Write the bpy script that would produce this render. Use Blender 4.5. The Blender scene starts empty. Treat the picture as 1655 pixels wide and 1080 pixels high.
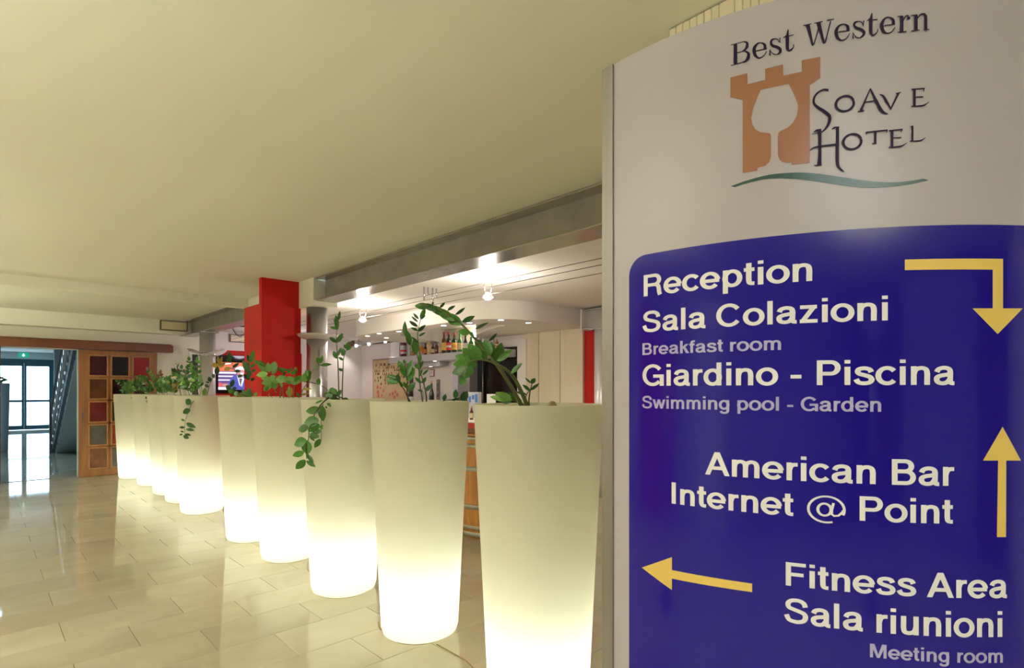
import bpy, math, random
from mathutils import Vector, Matrix
random.seed(7)
R = math.radians
SC = bpy.context.scene
COL = SC.collection
# ---------------------------------------------------------------- camera, world, big lights, exposure
E = 1.40                      # eye height
F = 904.0                     # focal length in pixels of the 1655 px wide frame
HX, HY = 827.5, 631.0         # principal column, horizon row
RT = (0.7235, -0.6903)        # camera right in world
FW = (0.6903, 0.7235)         # camera forward in world
cam = bpy.data.cameras.new('camera')
cam.sensor_fit = 'HORIZONTAL'; cam.sensor_width = 36.0
cam.lens = 36.0*F/1655.0
cam.shift_y = (HY-540.0)/1655.0
cam.clip_start = 0.05; cam.clip_end = 200
co = bpy.data.objects.new('camera', cam)
co.location = (0, 0, E)
co.rotation_euler = (R(90), 0, math.atan2(-FW[0], FW[1]))
COL.objects.link(co); SC.camera = co
SC.view_settings.view_transform = 'Standard'
SC.view_settings.look = 'None'
SC.view_settings.gamma = 1.0
SC.view_settings.use_curve_mapping = False
SC.view_settings.exposure = 0.0
w = bpy.data.worlds.new('sky'); SC.world = w; w.use_nodes = True
w.node_tree.nodes['Background'].inputs[0].default_value = (0.50, 0.78, 1.0, 1)
w.node_tree.nodes['Background'].inputs[1].default_value = 9.0

def light(name, kind, loc, power, color, size=0.1, rot=(0, 0, 0), size_y=None, spread=None, spot=None):
    l = bpy.data.lights.new(name, kind); l.energy = power; l.color = color
    if kind == 'AREA':
        l.size = size
        if size_y: l.shape = 'RECTANGLE'; l.size_y = size_y
        if spread: l.spread = R(spread)
    else: l.shadow_soft_size = size
    if spot: l.spot_size = R(spot); l.spot_blend = 0.6
    o = bpy.data.objects.new(name, l); o.location = loc; o.rotation_euler = rot
    COL.objects.link(o); return o
WARM = (1.0, 1.0, 0.86); NEUT = (1.0, 0.90, 0.78); COOL = (0.62, 0.82, 1.0)
# daylight entering by the entrance at the end of the far hall
portal = light('daylight_portal', 'AREA', (0.80, 26.28, 1.25), 1, (1, 1, 1), 2.3, (R(-90), 0, 0), 2.4)
portal.data.cycles.is_portal = True
# added fill light for far hall, lobby and sign; its panels are built further down
light('hall_fill_light', 'AREA', (0.0, 14.0, 2.68), 40, (0.45, 0.76, 1.0), 0.6, (0, 0, 0))
light('hall_fill_light', 'AREA', (0.0, 20.0, 2.68), 50, (0.45, 0.76, 1.0), 0.6, (0, 0, 0))
light('lobby_fill_light', 'AREA', (-0.9, -1.6, 2.56), 42, (0.86, 0.94, 1.0), 1.5, (0, 0, 0))
light('lobby_fill_light', 'AREA', (-1.6, 3.0, 2.56), 24, (1.0, 0.98, 0.88), 1.5, (0, 0, 0))
light('lobby_fill_light', 'AREA', (-1.6, 7.0, 2.56), 24, (1.0, 0.98, 0.88), 1.5, (0, 0, 0))
# added warm fill aimed up at the lobby ceiling, from out of view
light('lobby_upward_fill', 'AREA', (-1.7, 1.5, 1.95), 125, WARM, 0.7, (R(180), 0, 0))
light('lobby_upward_fill', 'AREA', (-2.2, 5.2, 1.95), 130, WARM, 0.7, (R(180), 0, 0))
light('lobby_upward_fill', 'AREA', (-1.9, 9.0, 1.95), 170, WARM, 0.7, (R(180), 0, 0))
light('lobby_upward_fill', 'AREA', (-0.9, -2.3, 1.95), 130, WARM, 0.7, (R(180), 0, 0))

# ---------------------------------------------------------------- helpers
def lin(c): return tuple(((v/255)/12.92 if v <= 10 else (((v/255)+0.055)/1.055)**2.4) for v in c)
def tag(o, label=None, cat=None, group=None, kind=None):
    if label: o['label'] = label
    if cat: o['category'] = cat
    if group: o['group'] = group
    if kind: o['kind'] = kind
    return o
def thing(name, label, cat, loc=(0, 0, 0), rz=0, group=None):
    o = bpy.data.objects.new(name, None); o.empty_display_size = 0.1
    o.location = loc; o.rotation_euler = (0, 0, rz); COL.objects.link(o)
    return tag(o, label, cat, group)
class MB:
    def __init__(s): s.v = []; s.f = []; s.sm = []
    def add(s, vs, fs, smooth=False, M=None):
        b = len(s.v)
        if M is not None: vs = [tuple(M @ Vector(p)) for p in vs]
        s.v += [tuple(p) for p in vs]; s.f += [tuple(b+i for i in f) for f in fs]; s.sm += [smooth]*len(fs)
        return s
    def box(s, x0, x1, y0, y1, z0, z1, bev=0, M=None):
        if x0 > x1: x0, x1 = x1, x0
        if y0 > y1: y0, y1 = y1, y0
        if bev <= 0:
            vs = [(x, y, z) for z in (z0, z1) for x, y in ((x0, y0), (x1, y0), (x1, y1), (x0, y1))]
            fs = [(3, 2, 1, 0), (4, 5, 6, 7), (0, 1, 5, 4), (1, 2, 6, 5), (2, 3, 7, 6), (3, 0, 4, 7)]
            return s.add(vs, fs, M=M)
        b = bev; vs = []; 
        for z, i in ((z0, b), (z0+b, 0), (z1-b, 0), (z1, b)):
            vs += [(x0+i, y0+b, z), (x0+b, y0+i, z), (x1-b, y0+i, z), (x1-i, y0+b, z), (x1-i, y1-b, z), (x1-b, y1-i, z), (x0+b, y1-i, z), (x0+i, y1-b, z)]
        fs = [tuple(range(7, -1, -1)), tuple(range(24, 32))]
        for k in range(3):
            for i in range(8): fs.append((k*8+i, k*8+(i+1) % 8, (k+1)*8+(i+1) % 8, (k+1)*8+i))
        return s.add(vs, fs, M=M)
    def lathe(s, prof, n=24, c=(0, 0), smooth=True, cap0=True, cap1=True, M=None, a0=0.0, a1=360.0):
        vs = []; fs = []; full = abs(a1-a0) >= 359.9; m = n if full else n+1
        for r, z in prof:
            for i in range(m):
                a = R(a0+(a1-a0)*i/n); vs.append((c[0]+r*math.cos(a), c[1]+r*math.sin(a), z))
        for k in range(len(prof)-1):
            for i in range(n):
                j = (i+1) % m
                fs.append((k*m+i, k*m+j, (k+1)*m+j, (k+1)*m+i))
        s.add(vs, fs, smooth, M)
        if full:
            b = len(s.v)-len(vs)
            if cap0 and prof[0][0] > 1e-5: s.f.append(tuple(b+i for i in range(m-1, -1, -1))); s.sm.append(False)
            if cap1 and prof[-1][0] > 1e-5: s.f.append(tuple(b+(len(prof)-1)*m+i for i in range(m))); s.sm.append(False)
        return s
    def tube(s, pts, rad, n=8, smooth=True):
        pts = [Vector(p) for p in pts]; m = len(pts)
        rr = rad if isinstance(rad, (list, tuple)) else [rad]*m
        vs = []; fs = []; prev = None
        for i, p in enumerate(pts):
            d = (pts[min(i+1, m-1)]-pts[max(i-1, 0)])
            if d.length < 1e-9: d = Vector((0, 0, 1))
            d.normalize()
            u = prev if prev is not None else (Vector((0, 0, 1)) if abs(d.z) < 0.9 else Vector((1, 0, 0)))
            u = (u-d*u.dot(d))
            if u.length < 1e-6: u = d.orthogonal()
            u.normalize(); prev = u; v = d.cross(u)
            for k in range(n):
                a = 2*math.pi*k/n; vs.append(p+u*math.cos(a)*rr[i]+v*math.sin(a)*rr[i])
        for i in range(m-1):
            for k in range(n): fs.append((i*n+k, i*n+(k+1) % n, (i+1)*n+(k+1) % n, (i+1)*n+k))
        fs.append(tuple(range(n-1, -1, -1))); fs.append(tuple((m-1)*n+k for k in range(n)))
        return s.add(vs, fs, smooth)
    def prism(s, poly, z0, z1, M=None, smooth=False):   # poly CCW in xy
        n = len(poly)
        vs = [(x, y, z0) for x, y in poly]+[(x, y, z1) for x, y in poly]
        fs = [tuple(range(n-1, -1, -1)), tuple(range(n, 2*n))]
        s.add(vs, fs, False, M); b = len(s.v)-2*n
        for i in range(n): s.f.append((b+i, b+(i+1) % n, b+n+(i+1) % n, b+n+i)); s.sm.append(smooth)
        return s
    def mesh(s, name, mat):
        me = bpy.data.meshes.new(name); me.from_pydata(s.v, [], s.f)
        me.polygons.foreach_set('use_smooth', s.sm)
        if mat: me.materials.append(mat)
        me.update(); return me
    def build(s, name, mat, parent=None, kind=None, label=None, cat=None, group=None):
        return place(name, s.mesh(name, mat), parent, kind=kind, label=label, cat=cat, group=group)
def place(name, me, parent=None, loc=(0, 0, 0), kind=None, label=None, cat=None, group=None, rot=None):
    o = bpy.data.objects.new(name, me); o.location = loc
    if rot: o.rotation_euler = rot
    COL.objects.link(o)
    if parent is not None: o.parent = parent
    return tag(o, label, cat, group, kind)
def copy_tree(o, parent=None):
    c = o.copy(); COL.objects.link(c)
    if parent is not None: c.parent = parent
    for ch in o.children: copy_tree(ch, c)
    return c
def at(px, py, wd):      # the world point seen at a pixel, wd metres ahead
    r = (px-HX)/F*wd
    return Vector((RT[0]*r+FW[0]*wd, RT[1]*r+FW[1]*wd, E+(HY-py)/F*wd))
def on_x(px, py, X):
    t = (px-HX)/F; return at(px, py, X/(FW[0]+RT[0]*t))
def on_y(px, py, Y):
    t = (px-HX)/F; return at(px, py, Y/(FW[1]+RT[1]*t))

# ---------------------------------------------------------------- materials
def mat(name, col=(0.8, 0.8, 0.8), rough=0.5, metal=0.0, spec=0.5, noise=None, bump=None, coat=0, trans=0, ior=1.45, emit=None, alpha=None, stretch=None):
    m = bpy.data.materials.new(name); m.use_nodes = True; nt = m.node_tree; b = nt.nodes['Principled BSDF']
    b.inputs['Base Color'].default_value = (*col, 1); b.inputs['Roughness'].default_value = rough
    b.inputs['Metallic'].default_value = metal; b.inputs['Specular IOR Level'].default_value = spec
    b.inputs['Coat Weight'].default_value = coat; b.inputs['Coat Roughness'].default_value = 0.05
    b.inputs['Transmission Weight'].default_value = trans; b.inputs['IOR'].default_value = ior
    if emit: b.inputs['Emission Color'].default_value = (*emit[0], 1); b.inputs['Emission Strength'].default_value = emit[1]
    if noise or bump:
        tc = nt.nodes.new('ShaderNodeTexCoord'); mp = nt.nodes.new('ShaderNodeMapping')
        nt.links.new(tc.outputs['Object'], mp.inputs[0])
        if stretch: mp.inputs['Scale'].default_value = stretch
    if noise:      # (scale, colour2, amount range)
        n = nt.nodes.new('ShaderNodeTexNoise'); n.inputs['Scale'].default_value = noise[0]; n.inputs['Detail'].default_value = 5
        nt.links.new(mp.outputs[0], n.inputs[0])
        rp = nt.nodes.new('ShaderNodeValToRGB')
        rp.color_ramp.elements[0].position = 0.35; rp.color_ramp.elements[0].color = (*col, 1)
        rp.color_ramp.elements[1].position = 0.68; rp.color_ramp.elements[1].color = (*noise[1], 1)
        nt.links.new(n.outputs[0], rp.inputs[0]); nt.links.new(rp.outputs[0], b.inputs['Base Color'])
    if bump:
        n2 = nt.nodes.new('ShaderNodeTexNoise'); n2.inputs['Scale'].default_value = bump[0]
        nt.links.new(mp.outputs[0], n2.inputs[0])
        bp = nt.nodes.new('ShaderNodeBump'); bp.inputs['Strength'].default_value = bump[1]; bp.inputs['Distance'].default_value = 0.002
        nt.links.new(n2.outputs[0], bp.inputs['Height']); nt.links.new(bp.outputs[0], b.inputs['Normal'])
    return m
M_ceil = mat('ceiling_paint', (0.78, 0.775, 0.635), 0.75, spec=0.2, noise=(0.6, (0.81, 0.795, 0.665)), bump=(60, 0.04))
M_wall = mat('cream_wall_paint', (0.80, 0.765, 0.64), 0.7, spec=0.2, bump=(50, 0.05))
M_wallb = mat('white_wall_paint', (0.74, 0.68, 0.64), 0.7, spec=0.2, bump=(50, 0.05))
M_barceil = mat('white_ceiling_paint', (0.75, 0.715, 0.67), 0.7, spec=0.2, bump=(40, 0.04))
M_grout = mat('grout', (0.16, 0.11, 0.07), 0.8)
M_red = mat('red_lacquer_paint', (0.52, 0.014, 0.012), 0.5, noise=(3, (0.42, 0.014, 0.012)), spec=0.15)
M_panel = mat('cream_wood_panel', (0.70, 0.63, 0.48), 0.35, noise=(9, (0.65, 0.58, 0.44)), stretch=(1, 1, 0.15))
M_steel = mat('beam_grey_paint', (0.36, 0.34, 0.275), 0.24, metal=0.45, noise=(5, (0.30, 0.285, 0.23)))
M_steeld = mat('dark_steel', (0.10, 0.095, 0.09), 0.4, metal=0.5)
M_chrome = mat('brushed_steel', (0.62, 0.62, 0.64), 0.2, metal=1.0, noise=(40, (0.55, 0.55, 0.57)), stretch=(1, 1, 0.02))
M_alu = mat('anodised_aluminium', (0.25, 0.225, 0.20), 0.42, metal=0.6, noise=(60, (0.22, 0.20, 0.18)), stretch=(1, 1, 0.02))
M_wood = mat('stained_beech', (0.31, 0.135, 0.045), 0.4, noise=(12, (0.21, 0.085, 0.028)), stretch=(1, 1, 0.12))
M_woodd = mat('mahogany_board', (0.17, 0.058, 0.027), 0.4, noise=(10, (0.125, 0.04, 0.018)), stretch=(0.12, 1, 1))
M_bead = mat('light_beech_bead', (0.44, 0.215, 0.08), 0.35, noise=(12, (0.34, 0.15, 0.05)))
M_oak = mat('oak_stave', (0.62, 0.29, 0.07), 0.45, noise=(14, (0.40, 0.16, 0.035)), stretch=(1, 1, 0.15), bump=(60, 0.2))
M_hoop = mat('galvanised_hoop', (0.50, 0.49, 0.42), 0.45, metal=0.7, noise=(12, (0.36, 0.36, 0.32)))
M_signbase = mat('sign_panel', (0.39, 0.355, 0.365), 0.34, spec=0.35, coat=0.1)
M_blue = mat('blue_vinyl', (0.010, 0.005, 0.205), 0.08, spec=0.4, coat=0.05)
M_ltr = mat('white_vinyl', (0.80, 0.78, 0.76), 0.25)
M_ltr2 = mat('lilac_vinyl', (0.42, 0.40, 0.60), 0.25)
M_yel = mat('yellow_vinyl', (0.70, 0.50, 0.12), 0.25)
M_navy = mat('aubergine_vinyl', (0.016, 0.006, 0.028), 0.5, spec=0.2)
M_brown = mat('ochre_vinyl', (0.27, 0.115, 0.055), 0.25)
M_green = mat('bottle_green_vinyl', (0.022, 0.070, 0.058), 0.25)
M_black = mat('black_plastic', (0.012, 0.012, 0.013), 0.3)
M_blackg = mat('black_gloss', (0.008, 0.006, 0.006), 0.08)
M_shelf = mat('grey_white_shelf_paint', (0.50, 0.50, 0.52), 0.4)
M_white = mat('white_enamel', (0.78, 0.76, 0.74), 0.35)
M_grey = mat('grey_laminate', (0.20, 0.19, 0.20), 0.4)
M_soil = mat('potting_soil', (0.035, 0.02, 0.012), 0.9, noise=(40, (0.07, 0.04, 0.025)), bump=(80, 1.0))
M_stem = mat('plant_stem', (0.10, 0.15, 0.035), 0.45, noise=(30, (0.14, 0.12, 0.045)))
M_stemd = mat('dark_plant_stem', (0.05, 0.035, 0.018), 0.5)
def leafmat(name, a, b):
    m = mat(name, a, 0.26, noise=(7, b), spec=0.5)
    nt = m.node_tree; p = nt.nodes['Principled BSDF']; out = nt.nodes['Material Output']
    oi = nt.nodes.new('ShaderNodeObjectInfo'); hs = nt.nodes.new('ShaderNodeHueSaturation')
    mr = nt.nodes.new('ShaderNodeMapRange'); mr.inputs[3].default_value = 0.65; mr.inputs[4].default_value = 1.5
    nt.links.new(oi.outputs['Random'], mr.inputs[0]); nt.links.new(mr.outputs[0], hs.inputs['Value'])
    src = p.inputs['Base Color'].links[0].from_socket
    nt.links.new(src, hs.inputs['Color']); nt.links.new(hs.outputs[0], p.inputs['Base Color'])
    tr = nt.nodes.new('ShaderNodeBsdfTranslucent'); nt.links.new(hs.outputs[0], tr.inputs[0])
    mx = nt.nodes.new('ShaderNodeMixShader'); mx.inputs[0].default_value = 0.25
    nt.links.new(p.outputs[0], mx.inputs[1]); nt.links.new(tr.outputs[0], mx.inputs[2]); nt.links.new(mx.outputs[0], out.inputs[0])
    return m
M_leaf = leafmat('waxy_green_leaf', (0.045, 0.15, 0.022), (0.075, 0.22, 0.035))
M_leafd = leafmat('dark_green_leaf', (0.022, 0.085, 0.022), (0.04, 0.13, 0.03))
M_leafl = leafmat('light_green_leaf', (0.13, 0.30, 0.06), (0.20, 0.38, 0.09))
M_leafy = leafmat('yellowing_leaf', (0.42, 0.30, 0.05), (0.30, 0.26, 0.05))
M_leafr = leafmat('withered_red_leaf', (0.17, 0.055, 0.025), (0.10, 0.05, 0.025))
def shellmat():
    m = bpy.data.materials.new('translucent_polythene'); m.use_nodes = True; nt = m.node_tree
    for n in list(nt.nodes):
        if n.type != 'OUTPUT_MATERIAL': nt.nodes.remove(n)
    out = nt.nodes['Material Output']
    d = nt.nodes.new('ShaderNodeBsdfDiffuse'); d.inputs[0].default_value = (0.80, 0.76, 0.60, 1)
    t = nt.nodes.new('ShaderNodeBsdfTranslucent'); t.inputs[0].default_value = (0.90, 0.92, 0.79, 1)
    g = nt.nodes.new('ShaderNodeBsdfGlossy'); g.inputs['Roughness'].default_value = 0.35
    a = nt.nodes.new('ShaderNodeMixShader'); a.inputs[0].default_value = 0.45
    b = nt.nodes.new('ShaderNodeMixShader'); b.inputs[0].default_value = 0.04
    nt.links.new(d.outputs[0], a.inputs[1]); nt.links.new(t.outputs[0], a.inputs[2])
    nt.links.new(a.outputs[0], b.inputs[1]); nt.links.new(g.outputs[0], b.inputs[2]); nt.links.new(b.outputs[0], out.inputs[0])
    return m
M_shell = shellmat()
def tilemat():
    m = mat('polished_marble_tile', (0.60, 0.49, 0.32), 0.045, spec=1.0)
    nt = m.node_tree; p = nt.nodes['Principled BSDF']
    tc = nt.nodes.new('ShaderNodeTexCoord'); geo = nt.nodes.new('ShaderNodeNewGeometry')
    oi = nt.nodes.new('ShaderNodeObjectInfo')
    add = nt.nodes.new('ShaderNodeVectorMath'); add.operation = 'ADD'
    sc_ = nt.nodes.new('ShaderNodeVectorMath'); sc_.operation = 'SCALE'; sc_.inputs['Scale'].default_value = 20
    cmb = nt.nodes.new('ShaderNodeCombineXYZ')
    nt.links.new(oi.outputs['Random'], cmb.inputs[0]); nt.links.new(oi.outputs['Random'], cmb.inputs[2])
    nt.links.new(cmb.outputs[0], sc_.inputs[0]); nt.links.new(geo.outputs['Position'], add.inputs[0]); nt.links.new(sc_.outputs[0], add.inputs[1])
    mp = nt.nodes.new('ShaderNodeMapping'); mp.inputs['Scale'].default_value = (0.9, 1.25, 1); nt.links.new(add.outputs[0], mp.inputs[0])
    n = nt.nodes.new('ShaderNodeTexNoise'); n.inputs['Scale'].default_value = 2.4; n.inputs['Detail'].default_value = 6; n.inputs['Distortion'].default_value = 0.9
    nt.links.new(mp.outputs[0], n.inputs[0])
    rp = nt.nodes.new('ShaderNodeValToRGB'); e = rp.color_ramp.elements
    e[0].position = 0.28; e[0].color = (0.475, 0.41, 0.29, 1); e[1].position = 0.66; e[1].color = (0.53, 0.465, 0.345, 1)
    nt.links.new(n.outputs[0], rp.inputs[0])
    hs = nt.nodes.new('ShaderNodeHueSaturation'); mr = nt.nodes.new('ShaderNodeMapRange'); mr.inputs[3].default_value = 0.94; mr.inputs[4].default_value = 1.05
    nt.links.new(oi.outputs['Random'], mr.inputs[0]); nt.links.new(mr.outputs[0], hs.inputs['Value']); nt.links.new(rp.outputs[0], hs.inputs['Color'])
    nt.links.new(hs.outputs[0], p.inputs['Base Color'])
    return m
M_tile = tilemat()
def glass(name, col, rough=0.05, emit=None):
    return mat(name, col, rough, trans=0.0, spec=0.5, noise=(6, tuple(c*0.55 for c in col)), emit=emit)
def clear(name, tint=(1, 1, 1), gl=0.08):
    m = bpy.data.materials.new(name); m.use_nodes = True; nt = m.node_tree
    for n in list(nt.nodes):
        if n.type != 'OUTPUT_MATERIAL': nt.nodes.remove(n)
    t = nt.nodes.new('ShaderNodeBsdfTransparent'); t.inputs[0].default_value = (*tint, 1)
    g = nt.nodes.new('ShaderNodeBsdfGlossy'); g.inputs['Roughness'].default_value = 0.03
    a = nt.nodes.new('ShaderNodeMixShader'); a.inputs[0].default_value = gl
    nt.links.new(t.outputs[0], a.inputs[1]); nt.links.new(g.outputs[0], a.inputs[2]); nt.links.new(a.outputs[0], nt.nodes['Material Output'].inputs[0])
    return m
M_glass = clear('clear_glass')
def emat(name, col, s): return mat(name, (0.1, 0.1, 0.1), 0.5, emit=(col, s))
M_bulb = emat('lamp_bulb', (1.0, 0.93, 0.78), 30)
M_spot = emat('downlight_lens', (1.0, 0.95, 0.88), 6)
# ---------------------------------------------------------------- the room shell
ZC, ZB, WY = 2.61, 2.50, 11.31
def S(name, mb, m, parent=None): return mb.build(name, m, parent, kind='structure')
fl = S('floor', MB().box(-4.2, 6.6, -5.2, 11.5, -0.08, -0.004), M_grout)
TX, TY, Y0 = 0.585, 0.353, 3.973
tile_me = MB().box(-TX/2+0.0013, TX/2-0.0013, -TY/2+0.0013, TY/2-0.0013, -0.012, 0.0, 0.0012).mesh('tile', M_tile)
rest = MB(); ntile = 0
for j in range(-26, 22):
    yc = Y0+(j+0.5)*TY; odd = j % 2
    for i in range(-9, 12):
        xc = 0.351+(0.0 if not odd else 0.2925)+(i+0.5)*TX
        x0, x1, y0, y1 = xc-TX/2, xc+TX/2, yc-TY/2, yc+TY/2
        if x1 > 6.5 or x0 < -4.1 or y0 < -5.1 or y1 > 11.5: continue
        near = (-0.2 < xc < 2.5 and 2.0 < yc < 11.3) or (2.5 <= xc < 4.2 and 1.4 < yc < 6.0)
        if near and ntile < 298: place('tile', tile_me, fl, (xc, yc, 0)); ntile += 1
        else: rest.box(x0+0.0013, x1-0.0013, y0+0.0013, y1-0.0013, -0.012, 0.0)
rest.build('tile_field', M_tile, fl, kind='stuff')
ff = S('floor', MB().box(-2.2, 4.2, 11.5, 26.3, -0.08, -0.004), M_grout)
rest = MB()
for j in range(42):
    for i in range(11):
        x0 = -2.2+i*TX-(0.2925 if j % 2 else 0); y0 = 11.5+j*TY
        rest.box(max(x0, -2.2)+0.0013, min(x0+TX, 4.2)-0.0013, y0+0.0013, y0+TY-0.0013, -0.012, 0.0)
rest.build('tile_field', M_tile, ff, kind='stuff')
S('ceiling', MB().box(-4.2, 2.66, -5.2, WY, ZC, ZC+0.2), M_ceil)
S('ceiling', MB().box(2.80, 6.6, 0.8, WY+0.2, ZB, ZB+0.3), M_barceil)
S('ceiling', MB().box(-2.2, 4.2, WY+0.19, 26.3, 2.74, 2.9), M_wallb)
S('wall_left', MB().box(-4.2, -4.0, -5.2, WY+0.2, 0, ZC), mat('taupe_wall_paint', (0.42, 0.38, 0.32), 0.6))
S('wall_rear', MB().box(-4.2, 1.9, -5.2, -5.0, 0, ZC), mat('dark_walnut_wall', (0.16, 0.10, 0.075), 0.6))
t = thing('curtain', 'unseen pale pleated curtain added behind the viewer, mirrored in the sign', 'curtain', (-0.5, -4.9, 0))  # added out of view so its reflection lightens the blue field
cp = []
for k in range(121): cp.append((-1.2+2.4*k/120, 0.03*math.sin(k*0.9)))
MB().add([(x, y, z) for x, y in cp for z in (0.02, 2.5)], [(2*k, 2*k+2, 2*k+3, 2*k+1) for k in range(120)], True).build('fabric', mat('lilac_fabric', (0.40, 0.40, 0.62), 0.8), t)
MB().tube([(-1.25, 0, 2.51), (1.25, 0, 2.51)], 0.012, 8).build('rail', M_chrome, t)
MB().box(-3.999, -3.96, 1.9, 3.7, 0, 2.4).build('red_reflection_board', M_red, label='unseen tall red board added on the left lobby wall, mirrored in the sign', cat='panel')  # added for the red streak it reflects in the sign
MB().box(-3.999, -3.96, 0.1, 1.2, 0, 2.3).build('pale_reflection_board', M_white, label='unseen tall pale board added on the left lobby wall, mirrored in the sign', cat='panel')  # unseen, put here to reflect a pale band in the blue field
for k, (x, y, z) in enumerate(((0.0, 14.0, 2.739), (0.0, 20.0, 2.739), (-0.9, -1.6, ZC), (-1.6, 3.0, ZC), (-1.6, 7.0, ZC))):  # bodies for the added fill lights
    t = thing('fill_panel', ('added square fill light panel in the far hall, %s' % ('nearer' if k == 0 else 'farther')) if k < 2 else 'added square fill light panel of the lobby, out of view, %s' % ('behind the viewer', 'left of the nearest planters', 'left of the far planters')[k-2], 'ceiling light', (x, y, z))
    hz = 0.32 if k < 2 else 0.78
    MB().box(-hz, hz, -hz, hz, -0.035, -0.001, 0.004).build('frame', M_white, t)
    MB().box(-hz+0.03, hz-0.03, -hz+0.03, hz-0.03, -0.038, -0.0352).build('diffuser', emat('fill_panel_glow', (1.0, 0.93, 0.8), 1.5), t)
# wall straight ahead, with the opening to the far hall
S('wall_front', MB().box(-4.0, 0.24, WY, WY+0.18, 0, ZC).box(1.16, 2.92, WY, WY+0.18, 0, ZC).box(0.24, 1.16, WY, WY+0.18, 2.05, ZC), M_wall)
S('wall_lounge', MB().box(2.92, 6.34, WY, WY+0.18, 0, ZB), M_wallb)
# dark narrow window beside the column, its white frame
wn = S('window_3', MB().box(2.74, 2.79, WY-0.03, WY-0.001, 0, 2.10).box(2.89, 2.93, WY-0.03, WY-0.001, 0, 2.10).box(2.79, 2.89, WY-0.03, WY-0.001, 2.05, 2.10), M_white)
MB().box(2.79, 2.89, WY-0.012, WY-0.002, 0.0, 2.05).build('pane', mat('dark_green_glass', (0.03, 0.045, 0.04), 0.08), wn)
S('wall_right', MB().box(1.70, 1.82, -5.0, 0.96, 0, ZC).box(1.82, 6.4, 0.80, 0.96, 0, ZC), M_wall)
S('wall_bar', MB().box(6.14, 6.34, 0.96, 4.97, 0, ZB), M_red)
wbar = S('wall_bar', MB().box(6.16, 6.34, 4.97, WY, 0, ZB), M_wallb)
# cream wood panels on the bar wall, with recessed bright joints
YP = [on_x(q, 600, 6.10).y for q in (942.4, 905, 870.3, 850.5)]
for y0, y1 in zip(YP[:3], YP[1:]):
    MB().box(6.10, 6.16, y0+0.006, y1-0.006, 0, 2.27, 0.003).build('wall_panel', M_panel, wbar)
MB().box(6.112, 6.16, YP[1]-0.006, YP[1]+0.006, 0, 2.27).build('panel_joint', M_chrome, wbar)
MB().box(6.112, 6.16, YP[2]-0.006, YP[2]+0.006, 0, 2.27).build('panel_joint', M_chrome, wbar)
# far hall
S('wall_hall_left', MB().box(-2.2, -2.0, WY+0.18, 26.3, 0, 2.74), M_wallb)
S('wall_hall_right', MB().box(2.9, 3.1, WY+0.18, 17.8, 0, 2.74).box(2.0, 2.4, 17.8, 26.3, 0, 2.74).box(1.36, 3.1, 17.8, 18.0, 0, 2.74), mat('grey_hall_paint', (0.38, 0.44, 0.48), 0.6))
S('baseboard_hall', MB().box(1.36, 2.9, 17.775, 17.8, 0, 0.10), M_grey)
S('wall_hall_end', MB().box(-2.0, -0.40, 26.1, 26.3, 0, 2.74).box(-0.40, 2.0, 26.1, 26.3, 2.50, 2.74), mat('pale_blue_paint', (0.62, 0.72, 0.74), 0.6))
S('ground_outside', MB().box(-14, 14, 26.3, 60, -0.1, -0.02), mat('pale_paving', (0.7, 0.7, 0.68), 0.8))
# soffits and downstands
S('trim_1', MB().box(-4.0, 2.62, 7.80, 7.95, 2.495, ZC), M_ceil)
S('trim_2', MB().box(-4.0, 2.72, 11.07, WY, 2.375, ZC), M_ceil)
S('trim_3', MB().box(2.595, 2.87, 5.80, 7.88, 2.315, ZC), M_ceil)
S('trim_4', MB().box(2.86, 2.93, 0.96, WY, ZB, ZC), M_barceil)
# rounded ceiling soffit over the bar with a circular recess and downlights
def rrect(x0, x1, y0, y1, r, n=10, corners=(1, 1, 1, 1)):
    P = []
    for (cx, cy, a, on) in ((x1-r, y0+r, -90, corners[1]), (x1-r, y1-r, 0, corners[2]), (x0+r, y1-r, 90, corners[3]), (x0+r, y0+r, 180, corners[0])):
        if not on: P.append((x1 if a in (-90, 0) else x0, y0 if a in (-90, 180) else y1)); continue
        for i in range(n+1): P.append((cx+r*math.cos(R(a+90*i/n)), cy+r*math.sin(R(a+90*i/n))))
    return P
outer = rrect(4.36, 6.16, 4.84, 8.75, 0.75, 16, (1, 0, 0, 1))
notch = [(6.16, 7.30), (5.70, 6.80), (5.20, 5.80), (5.12, 5.50), (4.95, 5.40), (4.78, 5.58), (4.72, 6.0), (4.73, 6.8), (4.76, 7.4), (5.0, 7.75), (6.16, 8.25)]
nn_ = [tuple(v) for v in [notch[0]]]
for i in range(1, len(notch)-2):
    p0, p1, p2, p3 = notch[i-1], notch[i], notch[i+1], notch[i+2]
    for j in range(4):
        u = j/4; nn_.append(tuple(.5*(2*p1[k]+(p2[k]-p0[k])*u+(2*p0[k]-5*p1[k]+4*p2[k]-p3[k])*u*u+(3*p1[k]-p0[k]-3*p2[k]+p3[k])*u**3) for k in (0, 1)))
nn_ += [notch[-2], notch[-1]]
so = S('trim_5', MB().prism([outer[0]]+nn_+outer[1:], 2.27, ZB, smooth=False), M_barceil)
so.data.polygons.foreach_set('use_smooth', [len(p.vertices) == 4 for p in so.data.polygons]); so.data.set_sharp_from_angle(angle=R(35))
DL = ['first', 'second', 'third', 'fourth', 'fifth', 'sixth', 'seventh', 'last']
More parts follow.
